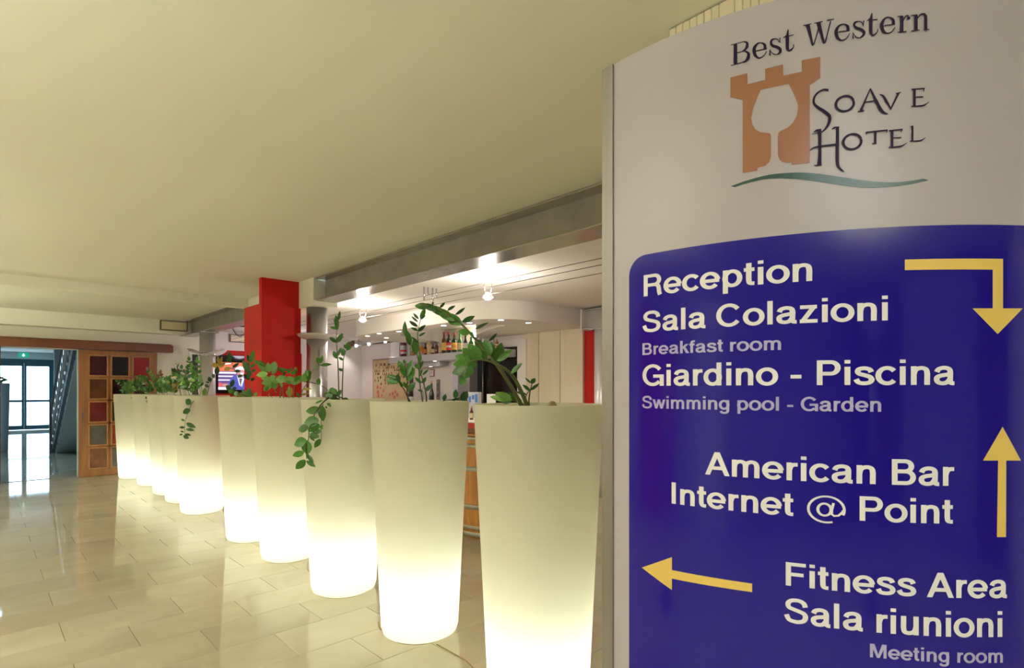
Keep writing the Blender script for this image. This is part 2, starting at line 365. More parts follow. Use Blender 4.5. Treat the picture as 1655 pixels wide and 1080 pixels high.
for px, py in ((594, 543), (613, 539), (624.5, 546), (644.7, 535.6), (717, 526), (759, 521.6), (809.6, 517), (854, 521.6)):
    p = at(px, py, F*0.87/(HY-py)); p.z = 2.27
    light('downlight_lamp', 'SPOT', (p.x, p.y, 2.255), 22, (1.0, 0.94, 0.86), 0.03, spot=120)
    if p.x > 6.0: continue
    t = thing('downlight', 'small round recessed downlight in the curved soffit over the bar, %s from the left' % DL.pop(0), 'ceiling light', (p.x, p.y, 2.27), 0, 'downlights in the curved soffit')
    MB().lathe([(0.048, -0.004), (0.048, 0.0)], 16).build('rim', M_chrome, t)
    MB().lathe([(0.036, -0.006), (0.036, -0.002)], 16).build('lens', M_spot, t)
# ---------------------------------------------------------------- steel frame
def ibeam(x0, x1, y0, y1, z0, z1, tf=0.014, tw=0.012):
    xm = (x0+x1)/2
    return MB().box(x0, x1, y0, y1, z1-tf, z1, 0.003).box(x0, x1, y0, y1, z0, z0+tf, 0.003).box(xm-tw/2, xm+tw/2, y0, y1, z0+tf, z1-tf)
t = thing('steel_beam', 'long grey steel I-beam spanning above the row of glowing planters', 'beam', (2.73, 1.0, 2.36))
ibeam(2.61-2.73, 2.85-2.73, 0, 4.79, 0.0, 0.248).build('girder', M_steel, t)
t = thing('steel_beam', 'grey steel I-beam running behind the red pillar to the end wall', 'beam', (2.73, 7.88, 2.36))
ibeam(-0.12, 0.12, 0, 3.42, 0.0, 0.248).build('girder', M_steel, t)
t = thing('steel_beam', 'short grey steel beam end over the white column at the red wall', 'beam', (5.92, 0.97, 2.212))
ibeam(-0.09, 0.09, 0, 3.78, 0.0, 0.262).build('girder', mat('light_steel_paint', (0.42, 0.40, 0.37), 0.35), t)
MB().box(-0.11, 0.10, 3.78, 3.80, -0.008, 0.27).build('end_plate', M_white, t)
def column(label, x, y, r, z1, m, dish=None, ring=True):
    t = thing('round_column', label, 'column', (x, y, 0))
    MB().lathe([(r, 0), (r, z1)], 32).build('shaft', m, t)
    MB().box(-r-0.02, r+0.02, -r-0.02, r+0.02, z1, z1+0.012).build('cap_plate', M_steel, t)
    return t
M_col = mat('polished_steel_column', (0.50, 0.49, 0.50), 0.24, metal=0.9, noise=(20, (0.46, 0.45, 0.46)), stretch=(1, 1, 0.05))
M_colp = mat('grey_painted_column', (0.52, 0.50, 0.46), 0.3, metal=0.3)
column('shiny round steel column just right of the red pillar', 2.73, 6.01, 0.112, 2.345, M_col)
column('grey round column by the television, below the far beam', 2.73, 10.12, 0.118, 2.345, M_colp)
column('white round column at the right end of the bar, by the blue sign', 5.97, 4.52, 0.112, 2.197, mat('white_painted_column', (0.70, 0.69, 0.68), 0.22, metal=0.2))
p = on_x(774.3, 560, 6.02)
t = thing('round_duct', 'slim grey round duct rising from the bottle shelf into the soffit', 'column', (6.02, p.y, 2.043))
MB().lathe([(0.05, 0), (0.05, 0.455)], 24).build('shaft', M_colp, t); MB().lathe([(0.056, 0.0), (0.056, 0.012)], 24).build('base_ring', M_chrome, t)
# wing-shaped uplighters clamped round the two columns
def wing(label, x, y, z, rz):
    t = thing('column_uplighter', label, 'wall light', (x, y, z), rz)
    n = 14; vs = []; L = 0.29
    for k in range(n+1):
        u = -1+2*k/n; h = 0.10*abs(u)**1.8-0.035; hw = 0.21*math.sqrt(max(0.02, 1-0.85*u*u))
        for a, b in ((-hw, 0), (hw, 0), (hw, 0.012), (-hw, 0.012)): vs.append((u*L, a, h+b))
    fs = []
    for k in range(n):
        for q in range(4): fs.append((k*4+q, k*4+(q+1) % 4, (k+1)*4+(q+1) % 4, (k+1)*4+q))
    fs += [(3, 2, 1, 0), tuple(n*4+q for q in range(4))]
    MB().add(vs, fs, True).build('dish', M_white, t)
    MB().lathe([(0.122, -0.05), (0.128, -0.05), (0.128, 0.0), (0.122, 0.0)], 24).build('clamp_ring', M_chrome, t)
ang = math.atan2(RT[1], RT[0])
wing('curved white uplighter wing clamped round the grey column by the television', 2.73, 10.12, 2.01, ang)
t = thing('column_uplighter', 'flat metal uplighter dish clamped round the shiny column beside the red pillar', 'wall light', (2.73, 6.01, 2.0), ang)
MB().lathe([(0.113, -0.035), (0.15, -0.03), (0.20, 0.0), (0.21, 0.018), (0.20, 0.022), (0.14, 0.0), (0.113, -0.01)], 28, cap0=False, cap1=False).build('dish', M_colp, t)
MB().box(0.20, 0.29, -0.015, 0.015, 0.0, 0.012).lathe([(0.02, -0.02), (0.02, 0.02)], 12, (0.28, 0)).build('bracket', M_chrome, t)
# ---------------------------------------------------------------- red pillar
t = thing('red_pillar', 'tall square red pillar with a lower red block behind, up to the ceiling', 'pillar', (2.19, 6.17, 0))
MB().box(0.0, 0.425, 0.0, 0.075, 0, ZC-0.001).build('front_slab', M_red, t)
MB().box(0.004, 0.40, 0.075, 0.55, 0, 2.335).build('rear_block', M_red, t)
# ---------------------------------------------------------------- sliding door with coloured panes, and its track board
DY = WY-0.055
dr = S('door_1', MB().box(1.16, 1.30, DY, WY-0.012, 0.004, 2.05).box(2.13, 2.24, DY, WY-0.012, 0.004, 2.05), M_wood)
MB().box(1.30, 2.13, DY, WY-0.012, 0.004, 0.115, 0.004).build('bottom_rail', M_wood, dr)
MB().box(1.30, 2.13, DY, WY-0.012, 1.955, 2.05, 0.004).build('top_rail', M_wood, dr)
panecol = [[(60, 22, 30), (14, 13, 20), (135, 10, 22)], [(88, 52, 34), (34, 14, 18), (60, 20, 24)], [(104, 34, 36), (34, 62, 34), (110, 40, 30)], [(88, 84, 78), (150, 66, 44), (70, 60, 50)], [(124, 84, 58), (96, 92, 88), (90, 60, 40)]]
PM = {}
for r_ in range(5):
    for c_ in range(3):
        x0 = 1.300+c_*0.2985; z0 = 1.655-r_*0.377
        f = MB(); fw = 0.02; X0, X1, Z0, Z1 = x0-0.018, x0+0.246, z0-0.028, z0+0.322
        for a in ((X0, X0+fw, Z0, Z1), (X1-fw, X1, Z0, Z1), (X0+fw, X1-fw, Z0, Z0+fw), (X0+fw, X1-fw, Z1-fw, Z1)):
            f.box(a[0], a[1], DY-0.018, DY+0.03, a[2], a[3], 0.003)
        fr = f.build('pane_bead', M_bead, dr)
        c = lin(panecol[r_][c_]); c = tuple(v*1.15 for v in c)
        m = mat('stained_glass', c, 0.32, noise=(5+r_, tuple(v*0.6 for v in c)), bump=(60, 0.9) if (r_, c_) == (4, 0) else (20, 0.15), spec=0.2)
        MB().box(X0+fw, X1-fw, DY+0.006, DY+0.014, Z0+fw, Z1-fw).build('pane', m, fr)
bars = MB()
for r_ in range(6): 
    z = 1.655-r_*0.377+0.322; bars.box(1.30, 2.13, DY+0.002, WY-0.02, z-0.004, z+0.032) if 0 < r_ < 5 else None
for c_ in range(1, 3): x = 1.300+c_*0.2985-0.018; bars.box(x-0.037, x+0.002, DY+0.002, WY-0.02, 0.115, 1.955)
bars.build('glazing_bars', M_wood, dr)
MB().box(1.205, 1.22, DY-0.004, DY, 0.93, 1.03).build('flush_handle', M_steeld, dr)
hd = S('trim_6', MB().box(-0.6, 2.47, WY-0.13, WY-0.001, 2.06, 2.185, 0.004).box(-0.6, 2.44, WY-0.14, WY-0.001, 2.185, 2.20), M_woodd)
MB().box(0.17, 0.24, WY-0.03, WY+0.18, 0.0, 2.055).build('door_jamb', M_woodd, hd)
# ---------------------------------------------------------------- entrance at the far end
M_dgreen = mat('blue_green_metal', (0.045, 0.12, 0.16), 0.35, metal=0.3)
en = S('door_2', MB().box(-0.40, -0.312, 26.14, 26.24, 0, 2.50).box(1.91, 2.0, 26.14, 26.24, 0, 2.50).box(-0.312, 1.91, 26.14, 26.24, 2.36, 2.50), M_dgreen)
for x0, x1 in ((-0.312, 0.427), (0.430, 1.167), (1.170, 1.910)):
    lf = MB().box(x0, x0+0.065, 26.13, 26.19, 0.01, 2.36).box(x1-0.065, x1, 26.13, 26.19, 0.01, 2.36).box(x0+0.065, x1-0.065, 26.13, 26.19, 0.01, 0.16).box(x0+0.065, x1-0.065, 26.13, 26.19, 0.98, 1.06).box(x0+0.065, x1-0.065, 26.13, 26.19, 2.25, 2.36).build('door_leaf', M_dgreen, en)
    MB().box(x0+0.065, x1-0.065, 26.155, 26.163, 0.16, 0.98).build('pane', M_glass, lf)
    MB().box(x0+0.065, x1-0.065, 26.155, 26.163, 1.06, 2.25).build('pane', M_glass, lf)
# the tall dark object behind the opening at the far left
# ---------------------------------------------------------------- exit sign
p = on_y(38, 574, 26.05)
t = thing('exit_sign', 'small green exit sign above the far glass entrance doors', 'sign', (p.x, 26.05, p.z))
MB().box(-0.13, 0.13, 0, 0.03, -0.075, 0.075, 0.004).build('light_box', emat('exit_green', (0.0, 0.42, 0.28), 0.9), t)
MB().add([(-0.02, -0.002, 0.05), (0.02, -0.002, 0.05), (0.02, -0.002, -0.005), (0.05, -0.002, -0.005), (0, -0.002, -0.06), (-0.05, -0.002, -0.005), (-0.02, -0.002, -0.005)], [(6, 5, 4, 3, 2, 1, 0)]).build('arrow', emat('exit_white', (1, 1, 1), 1.5), t)
# ---------------------------------------------------------------- staircase
t = thing('staircase', 'grey staircase with steel railing rising behind the open sliding door', 'staircase', (1.20, 16.1, 0))
run, rise, ns = 0.285, 0.165, 16
st = MB()
st.add([(0, 0.15, 0), (0, -run*ns, rise*ns-0.05), (0, -run*ns, rise*ns+0.22), (0, 0.15, 0.27), (0.05, 0.15, 0), (0.05, -run*ns, rise*ns-0.05), (0.05, -run*ns, rise*ns+0.22), (0.05, 0.15, 0.27)],
       [(0, 1, 2, 3), (7, 6, 5, 4), (0, 4, 5, 1), (3, 2, 6, 7), (0, 3, 7, 4), (1, 5, 6, 2)])
st.build('stringer', mat('blue_grey_paint', (0.10, 0.13, 0.15), 0.35), t)
st = MB().add([(0.05, -0.16, 0.0), (1.1, -0.16, 0.0), (1.1, -run*ns, rise*ns-0.16), (0.05, -run*ns, rise*ns-0.16), (0.05, -0.16, 0.03), (1.1, -0.16, 0.03), (1.1, -run*ns, rise*ns-0.13), (0.05, -run*ns, rise*ns-0.13)], [(0, 1, 2, 3), (7, 6, 5, 4), (0, 4, 5, 1), (1, 5, 6, 2), (2, 6, 7, 3), (3, 7, 4, 0)])
st.build('soffit_board', mat('grey_soffit', (0.38, 0.46, 0.50), 0.6), t)
for k in range(ns): MB().box(0.05, 1.1, -run*(k+1), -run*k+0.02, rise*(k+1)-0.03, rise*(k+1), 0.003).build('tread', M_grey, t)
for k in range(0, ns):
    y = -run*(k+0.5); z = rise*(k+1)+0.05
    MB().tube([(-0.012, y, z), (-0.012, y, z+0.86)], 0.013, 6).box(-0.03, 0.0, y-0.03, y+0.03, z+0.0, z+0.05).build('baluster', M_chrome, t)
MB().tube([(-0.012, 0.0, 1.05), (-0.012, -run*ns, rise*ns+1.05)], 0.024, 8).build('handrail', M_steeld, t)
MB().box(-0.05, 0.05, 0.06, 0.18, 0.0, 1.1, 0.004).build('newel_post', M_steeld, t)
# tall unlit planter in the far hall
px_, py_ = on_y(-2, 700, 17.2).x, 17.2
t = thing('tall_planter', 'tall grey unlit planter in the far hall by the bright doors', 'planter', (px_-0.05, py_, 0))
MB().lathe([(0.20, 0), (0.21, 0.01), (0.24, 1.56), (0.22, 1.56), (0.215, 1.5), (0.0, 1.5)], 24).build('shell', mat('slate_blue_plastic', (0.42, 0.50, 0.54), 0.5), t)
HALLPOT = (px_-0.05, py_, 1.5)
# ---------------------------------------------------------------- lounge side: red wall, television, lamps
S('wall_lounge', MB().box(2.95, 4.80, WY-0.03, WY-0.001, 0, 2.15), M_red)
db = S('trim_7', MB().box(4.94, 5.04, WY-0.06, WY-0.001, 0, 2.25), M_woodd)
t = thing('television', 'flat black television showing a man in a blue suit, on red wall', 'television', (3.70, WY-0.07, 1.70))
MB().box(-0.60, 0.60, -0.02, 0.035, -0.36, 0.355, 0.006).build('housing', M_blackg, t)
MB().box(-0.2, 0.2, 0.03, 0.045, -0.1, 0.1).build('wall_bracket', M_steeld, t)
pic = MB()
def q2(x, y):
    p = on_y(320+x/7.523, 560+y/7.523, WY-0.092); return (p.x-3.70, p.z-1.70)
pieces = []
def poly(pts, m, off, px=True):
    P = [q2(*a) if px else a for a in pts]
    pieces.append((P, m, off))
c_pur = emat('screen_purple', (0.10, 0.03, 0.22), 1); c_or = emat('screen_orange', (0.85, 0.15, 0.03), 0.95); c_wh = emat('screen_white', (0.85, 0.85, 1.0), 1.15)
c_bl = emat('screen_blue', (0.03, 0.06, 0.55), 0.9); c_pk = emat('screen_pink', (0.62, 0.25, 0.25), 1); c_rd = emat('screen_red', (0.85, 0.08, 0.10), 1.1); c_dk = emat('screen_dark', (0.02, 0.01, 0.05), 1)
x0 = q2(245, 0)[0]; x1 = 0.57
zt, zb_ = q2(245, 190)[1], q2(245, 528)[1]
poly([(x0, zb_), (x1, zb_), (x1, zt), (x0, zt)], c_pur, 0, False)
zo = q2(245, 300)[1]; poly([(x0, zo), (x1, zo), (x1, zt), (x0, zt)], c_or, 1, False)
for ya, yb in ((308, 330), (354, 370), (400, 416), (495, 527)):
    poly([(x0, q2(245, yb)[1]), (x1, q2(245, yb)[1]), (x1, q2(245, ya)[1]), (x0, q2(245, ya)[1])], c_wh, 2, False)
poly([(250, 490), (290, 490), (290, 445), (250, 445)], c_rd, 3); poly([(294, 490), (385, 490), (385, 452), (294, 452)], c_pk, 3)
poly([(270, 232), (330, 222), (400, 215), (400, 200), (330, 206), (275, 218)], c_wh, 3); poly([(330, 260), (440, 285), (440, 270), (340, 248)], c_pur, 3)
poly([(355, 527), (372, 430), (420, 365), (470, 335), (590, 380), (640, 440), (650, 527)], c_bl, 4)
poly([(470, 345), (500, 470), (530, 500), (560, 400), (540, 350)], c_wh, 5); poly([(505, 390), (520, 470), (535, 390)], c_dk, 6)
poly([(460, 320), (470, 350), (505, 385), (545, 375), (565, 330), (560, 285), (520, 262), (475, 275)], c_pk, 6)
poly([(440, 300), (470, 315), (480, 280), (560, 290), (560, 255), (510, 240), (460, 262)], c_wh, 7); poly([(515, 345), (555, 340), (555, 318), (515, 322)], c_wh, 8)
sc_ = MB().box(-0.575, 0.575, -0.024, -0.0201, -0.325, 0.33).build('screen', M_blackg, t)
for P, m, off in pieces:
    y = -0.0245-0.0003*off; b = MB(); P2 = [(x, z) for x, z in P if True]
    b.add([(x, y, z) for x, z in P2], [tuple(range(len(P2)))]); b.build('picture_patch', m, sc_)
def panel_lamp(label, x0, x1, y, z0, z1):
    t = thing('panel_lamp', label, 'light', ((x0+x1)/2, y, z0))
    h = (x1-x0)/2
    MB().box(-h, h, -0.05, -0.001, 0, z1-z0, 0.004).build('frame', mat('bronze_frame', (0.13, 0.11, 0.07), 0.4), t)
    MB().box(-h+0.018, h-0.018, -0.056, -0.049, 0.016, z1-z0-0.016).build('diffuser', mat('cream_diffuser', (0.72, 0.62, 0.42), 0.4), t)
panel_lamp('framed cream rectangular light on the soffit above the sliding door', 2.24, 2.655, 11.069, 2.43, 2.598)
panel_lamp('framed cream rectangular light above the television', 3.42, 3.92, WY, 2.31, 2.46)
t = thing('security_camera', 'small black camera hanging by the beam above the television', 'camera', (2.99, 9.2, 2.42))
MB().box(-0.05, 0.07, -0.04, 0.04, -0.035, 0.03, 0.008).build('body', M_black, t)
MB().tube([(-0.02, 0, 0.028), (-0.02, 0, 0.079)], 0.012, 8).build('bracket', M_black, t)
pts = [at(374+i*3.6, 528+16*math.sin(math.pi*min(1, i/7.)*0.9), 9.6-0.06*i) for i in range(8)]
pts[0].z = 2.49
MB().tube(pts, 0.008, 6).build('hanging_cable', M_steeld, label='dark cable drooping from the ceiling above the television', cat='cable')
light('lounge_glow', 'POINT', (3.9, 10.2, 2.2), 16, (0.92, 0.82, 1.0), 0.15)
# ---------------------------------------------------------------- bar: wire lights, track lights
xs = [3.43, 3.48, 3.54, 3.59]; zs = [0.955, 1.02, 0.92, 1.0]
t = thing('cable_light_rail', 'set of four taut ceiling wires with steel posts crossing the bar', 'light rail', (3.5, 4.95, ZB))
for k in range(4):
    z = E+zs[k]
    MB().tube([(xs[k]-3.5, 0, z-ZB), (xs[k]-3.5, 0, 0)], 0.009, 8).build('post', M_chrome, t)
    MB().tube([(xs[k]-3.5, -3.98, z-ZB), (xs[k]-3.5, 6.3, z-ZB)], 0.0028, 5).build('wire', M_steeld, t)
for k, (x, y, lb) in enumerate(((3.5, 4.0, 'bright spotlight hung from the wires, nearer the blue sign'), (3.5, 6.39, 'bright spotlight hung from the wires, farther from the blue sign'))):
    t = thing('wire_spotlight', lb, 'spotlight', (x, y, 2.30))
    MB().lathe([(0.012, 0.03), (0.045, 0.0), (0.05, -0.02)], 16, cap1=False, cap0=False).build('reflector', M_white, t)
    MB().lathe([(0.0, -0.045), (0.030, -0.035), (0.038, -0.015), (0.030, 0.002), (0.0, 0.006)], 14).build('bulb', mat('hot_bulb', (1, 1, 1), emit=((1.0, 0.93, 0.80), 60)), t)
    for s in (-1, 1): MB().tube([(s*0.03, 0, 0.01), (s*0.045, 0, 0.06), (s*0.05, 0, 0.12)], 0.004, 5).build('arm', M_chrome, t)
    light('wire_spot', 'POINT', (x, y, 2.37), 9, (1.0, 0.90, 0.76), 0.05)
    light('wire_spot', 'POINT', (x, y, 2.20), 26, (1.0, 0.90, 0.76), 0.05)
a = on_x(587, 556.2, 5.9); b = on_x(637, 549.5, 5.9)
t = thing('track_light', 'black track with three little spotlights above the framed poster', 'light', (5.9, b.y, 2.36))
a.z = b.z = 2.365
MB().tube([(0, a.y-b.y+0.4, 0.0), (0, 0, 0)], 0.014, 6).build('track', M_steeld, t)
for yy in (a.y-b.y+0.2, 0.1): MB().tube([(0, yy, 0), (0, yy, ZB-2.36)], 0.006, 5).build('drop_rod', M_steeld, t)
for px, py in ((575.7, 559), (596, 556.3), (622.7, 552)):
    p = on_x(px, py, 5.87)
    light('track_spot', 'SPOT', (p.x-0.05, p.y, p.z-0.06), 11, (1.0, 0.94, 0.88), 0.03, rot=(0, R(25), 0), spot=140)
    MB().lathe([(0.0, -0.035), (0.03, -0.02), (0.03, 0.02), (0.0, 0.03)], 10, (p.x-5.9, p.y-b.y), M=Matrix.Translation((0, 0, p.z-2.36))).build('spot_head', emat('small_spot', (0.9, 0.95, 1.0), 9), t)
# ---------------------------------------------------------------- bottle shelf
SX0, SX1, SY0, SY1, SZ = 5.80, 6.12, 6.32, 9.56, 2.042
t = thing('bottle_shelf', 'thick white floating shelf carrying the row of liquor bottles', 'shelf', (SX0, SY0, SZ-0.12))
MB().box(0, SX1-SX0-0.001, 0, SY1-SY0, 0, 0.12, 0.004).build('board', M_shelf, t)
MB().box(0.16, SX1-SX0-0.001, 1.8, 2.75, -0.085, -0.001).build('lower_box', M_shelf, t)
for y in (0.1, 1.2, 2.4): MB().box(0.30, 0.358, y, y+0.06, 0.02, 0.10).build('wall_bracket', M_white, t)
for x, y, z in ((0.08, 2.2-0.37, -0.004), (0.20, 2.5-0.37, -0.089)): MB().lathe([(0.03, z), (0.03, z+0.003)], 12, (x, y)).build('spot_lens', M_spot, t)
p0 = on_x(638, 560, 6.1); p1 = on_x(652, 560, 6.1)
t = thing('shelf_end_panel', 'white upright panel at the left end of the bottle shelf', 'panel', (6.0, (p0.y+p1.y)/2, SZ))
h = (p0.y-p1.y)/2
MB().box(0.0, 0.12, -h, h, 0.001, ZB-SZ-0.002, 0.003).build('board', M_white, t)
for px in (709, 762):
    p = on_x(px, 544, 6.05)
    light('shelf_uplight', 'POINT', (5.98, p.y, 2.36), 2.2, (1.0, 0.92, 0.62), 0.03)
    t = thing('shelf_lamp', 'small glowing lamp on the wall behind the bottles, %s' % ('left one' if px < 720 else 'right one'), 'light', (6.159, p.y, 2.35))
    MB().lathe([(0.0, -0.04), (0.03, -0.03), (0.03, 0.03), (0.0, 0.04)], 12, (-0.032, 0)).build('bulb', M_bulb, t)
    MB().box(-0.02, 0.0, -0.02, 0.02, -0.06, 0.06).build('holder', M_chrome, t)
def gl(name, c, r=0.08): return mat(name, c, r, spec=0.8, coat=0.3)
GB = dict(black=gl('black_glass', (0.006, 0.008, 0.006)), amber=gl('amber_liquor', (0.42, 0.13, 0.02)), brown=gl('brown_liquor', (0.09, 0.022, 0.010)), clear=gl('clear_bottle', (0.50, 0.50, 0.44)),
          green=gl('green_bottle', (0.02, 0.20, 0.05)), dgreen=gl('dark_green_bottle', (0.012, 0.035, 0.014)), pale=gl('pale_yellow_liquor', (0.62, 0.50, 0.24)), maroon=gl('maroon_tin', (0.10, 0.012, 0.022), 0.3))
LC = dict(yellow=mat('yellow_label', (0.68, 0.42, 0.10), 0.6), red=mat('red_label', (0.62, 0.03, 0.04), 0.6), white=mat('white_label', (0.72, 0.72, 0.70), 0.6), cream=mat('cream_label', (0.70, 0.56, 0.34), 0.6), orange=mat('orange_label', (0.60, 0.22, 0.05), 0.6), silver=mat('silver_label', (0.45, 0.45, 0.5), 0.4, metal=0.6))
CC = dict(red=mat('red_cap', (0.35, 0.03, 0.03), 0.4), black=M_black, white=M_white, gold=mat('gold_foil', (0.5, 0.33, 0.08), 0.35, metal=0.7), green=mat('green_cap', (0.02, 0.25, 0.07), 0.3), silver=M_chrome)
def bottle(desc, loc, r, h, glassm, lab=None, cap='black', style='bottle', group=None, mark=None):
    t = thing('bottle' if style != 'tin' else 'gift_tin', desc, 'bottle' if style != 'tin' else 'tin', loc, 0, group)
    if style == 'tin': pr = [(r, 0), (r, h*0.97), (r*0.98, h)]
    elif style == 'squat': pr = [(r*0.9, 0), (r, 0.01), (r, h*0.60), (r*0.8, h*0.70), (r*0.35, h*0.78), (r*0.30, h*0.90)]
    elif style == 'champ': pr = [(r*0.9, 0), (r, 0.012), (r, h*0.42), (r*0.75, h*0.56), (r*0.38, h*0.72), (r*0.32, h*0.95)]
    else: pr = [(r*0.92, 0), (r, 0.01), (r, h*0.58), (r*0.82, h*0.66), (r*0.42, h*0.74), (r*0.40, h*0.93)]
    MB().lathe(pr, 16).build('body', GB[glassm], t)
    if style != 'tin':
        cr_ = pr[-1][0]*1.18; z = pr[-1][1]
        MB().lathe([(cr_, z-h*0.06), (cr_, h), (cr_*0.9, h+0.002)], 12, cap0=False).build('cap', CC[cap], t)
    if lab: MB().lathe([(r+0.0012, h*0.14), (r+0.0012, h*(0.5 if style != 'tin' else 0.6))], 16, cap0=False, cap1=False).build('paper_label', LC[lab], t)
    if mark: MB().lathe([(r+0.0020, h*0.26), (r+0.0020, h*0.36)], 16, cap0=False, cap1=False).build('label_band', LC[mark], t)
BS = [(652, 10.3, 547, 'tin', 'maroon', 'silver', None, 'maroon printed gift tin at the left end of the bottle shelf', 'red'),
 (662, 5.5, 556, 'bottle', 'clear', None, 'white', 'slim clear bottle beside the maroon tin', None),
 (668, 5.5, 564, 'squat', 'amber', 'orange', 'gold', 'short amber bottle two places right of the maroon tin', None),
 (681.5, 6.5, 546, 'bottle', 'clear', 'orange', 'silver', 'clear bottle with orange label, left half of the shelf', None),
 (687.5, 5.0, 555, 'bottle', 'brown', 'orange', 'black', 'slim brown bottle squeezed beside an orange-labelled one', None),
 (693.5, 6.6, 543.5, 'bottle', 'pale', 'cream', 'silver', 'tall pale yellow bottle with cream label', None),
 (699.7, 5.6, 556, 'squat', 'brown', 'cream', 'black', 'squat dark bottle with cream label, right of pale yellow one', None),
 (705.7, 6.0, 553, 'squat', 'brown', None, 'gold', 'squat dark brown bottle without label, mid shelf', None),
 (711.6, 5.6, 552.5, 'bottle', 'clear', 'cream', 'white', 'short clear bottle with cream label, left of the tall dark ones', None),
 (717.5, 7.2, 537, 'bottle', 'brown', 'yellow', 'red', 'tall dark bottle with big yellow label and red cap', None),
 (725.3, 7.8, 537, 'bottle', 'black', 'red', 'red', 'tall black bottle with red label', 'white'),
 (734.4, 8.2, 538, 'bottle', 'dgreen', 'yellow', 'red', 'dark green bottle with yellow label and red cap', 'orange'),
 (743.4, 7.2, 539.5, 'bottle', 'green', 'cream', 'green', 'bright green-necked bottle with pale label', None),
 (752.4, 8.2, 541, 'champ', 'black', 'white', 'black', 'black sparkling wine bottle with white label on the shelf', None),
 (761.3, 7.4, 545, 'bottle', 'green', 'cream', 'green', 'green bottle at the right of the shelf row, by the slim column', None),
 (797.5, 5.4, 547, 'bottle', 'clear', 'cream', 'gold', 'clear bottle right of the slim column, last but one on the shelf', 'red'),
 (803, 5.2, 548, 'squat', 'amber', 'white', 'gold', 'squat amber bottle, last on the right of the shelf', 'red')]
for px, wp, yt, stl, g, lb, cp, desc, mk in BS:
    p = on_x(px, 570, SX0+0.07); wd = p.x*FW[0]+p.y*FW[1]
    h = (HY-yt)/F*wd+E-SZ
    bottle(desc, (p.x, p.y, SZ), wp/F*wd/2, h, g, lb, cp or 'black', stl, 'bottles on the bar shelf', mk)
# ---------------------------------------------------------------- poster, certificate, strip picture, dark doorway
pa = on_x(604.5, 600, 6.159); pb = on_x(668, 600, 6.159); yc = (pa.y+pb.y)/2; hw = (pa.y-pb.y)/2
t = thing('wine_poster', 'large beige poster of little wine bottles with pink glasses below', 'poster', (6.157, yc, 0.95))
MB().box(-0.03, 0.0, -hw, hw, 0, 1.11).build('frame', M_woodd, t)
MB().box(-0.034, -0.03, -hw+0.02, hw-0.02, 0.02, 1.09).build('sheet', mat('parchment', (0.55, 0.42, 0.24), 0.6, noise=(6, (0.48, 0.35, 0.19))), t)
rnd = random.Random(3)
marks = [MB(), MB(), MB(), MB()]
for k in range(110):
    y = rnd.uniform(-hw+0.1, hw-0.1); z = rnd.choice([0.99, 0.93, 0.87, 0.80, 0.73, 0.66, 0.60])+rnd.uniform(-0.012, 0.012); c = rnd.choice([0, 0, 1, 2, 3]); s = rnd.uniform(0.010, 0.018)
    marks[c].box(-0.0365, -0.0345, y-s, y+s, z-0.028, z+0.005).box(-0.0365, -0.0345, y-s*0.4, y+s*0.4, z+0.005, z+0.026)
for m_, c in zip(marks, ((0.03, 0.035, 0.015), (0.12, 0.03, 0.03), (0.16, 0.20, 0.04), (0.25, 0.16, 0.07))): m_.build('printed_bottles', mat('print_ink', c, 0.6), t, kind='stuff')
pk = mat('pink_ink', (0.55, 0.12, 0.12), 0.6)
for cy, cz, r in ((0.54, 0.52, 0.05), (0.52, 0.41, 0.06), (0.42, 0.50, 0.035), (0.50, 0.33, 0.05), (0.36, 0.34, 0.035), (0.30, 0.44, 0.04), (-0.06, 0.38, 0.05), (-0.16, 0.42, 0.045), (-0.24, 0.36, 0.05), (0.05, 0.36, 0.045), (-0.12, 0.31, 0.05)):
    MB().lathe([(r*0.75, 0), (r*0.75, 0.002)], 14, M=Matrix.Translation((-0.0345, cy, cz)) @ Matrix.Rotation(R(-90), 4, 'Y')).build('printed_glass', pk, t)
p = on_x(699.3, 603, 6.159); 
t = thing('framed_certificate', 'small red-framed white certificate on the wall behind the bar', 'picture', (6.157, p.y, p.z))
MB().box(-0.02, 0, -0.068, 0.068, -0.068, 0.068, 0.004).build('frame', mat('red_wood_frame', (0.25, 0.02, 0.03), 0.4), t)
MB().box(-0.023, -0.019, -0.054, 0.054, -0.054, 0.054).build('sheet', M_white, t)
MB().box(-0.0245, -0.023, -0.03, 0.03, 0.012, 0.02).box(-0.0245, -0.023, -0.03, 0.03, -0.004, 0.002).box(-0.0245, -0.023, -0.02, 0.02, -0.02, -0.014).build('printed_lines', M_grey, t)
p = on_x(709, 630, 6.159)
t = thing('strip_picture', 'narrow upright picture strip of wine scenes on the white bar wall', 'picture', (6.157, p.y, 1.20))
MB().box(-0.02, 0, -0.042, 0.042, 0, 0.40).build('backing', M_grey, t)
for k in range(6): MB().box(-0.024, -0.0199, -0.035, 0.035, 0.012+k*0.064, 0.068+k*0.064).build('picture_panel', mat('strip_print', [(0.35, 0.2, 0.08), (0.12, 0.10, 0.12), (0.42, 0.28, 0.16)][k % 3], 0.5, noise=(25, (0.1, 0.08, 0.08))), t)
ya, yb = on_x(839.5, 600, 6.15).y, on_x(766, 600, 6.15).y
dd = S('door_3', MB().box(6.10, 6.159, YP[3]+0.002, ya, 0, 2.20).box(6.10, 6.159, ya, yb, 2.09, 2.20).box(6.10, 6.159, yb, yb+0.03, 0, 2.20), M_white)
MB().box(6.135, 6.158, ya, yb, 0, 2.09).build('door_panel', M_blackg, dd)
ym = on_x(783, 600, 6.13).y
MB().box(6.10, 6.135, ym, yb-0.01, 0.002, 2.06).build('narrow_leaf', M_black, dd)
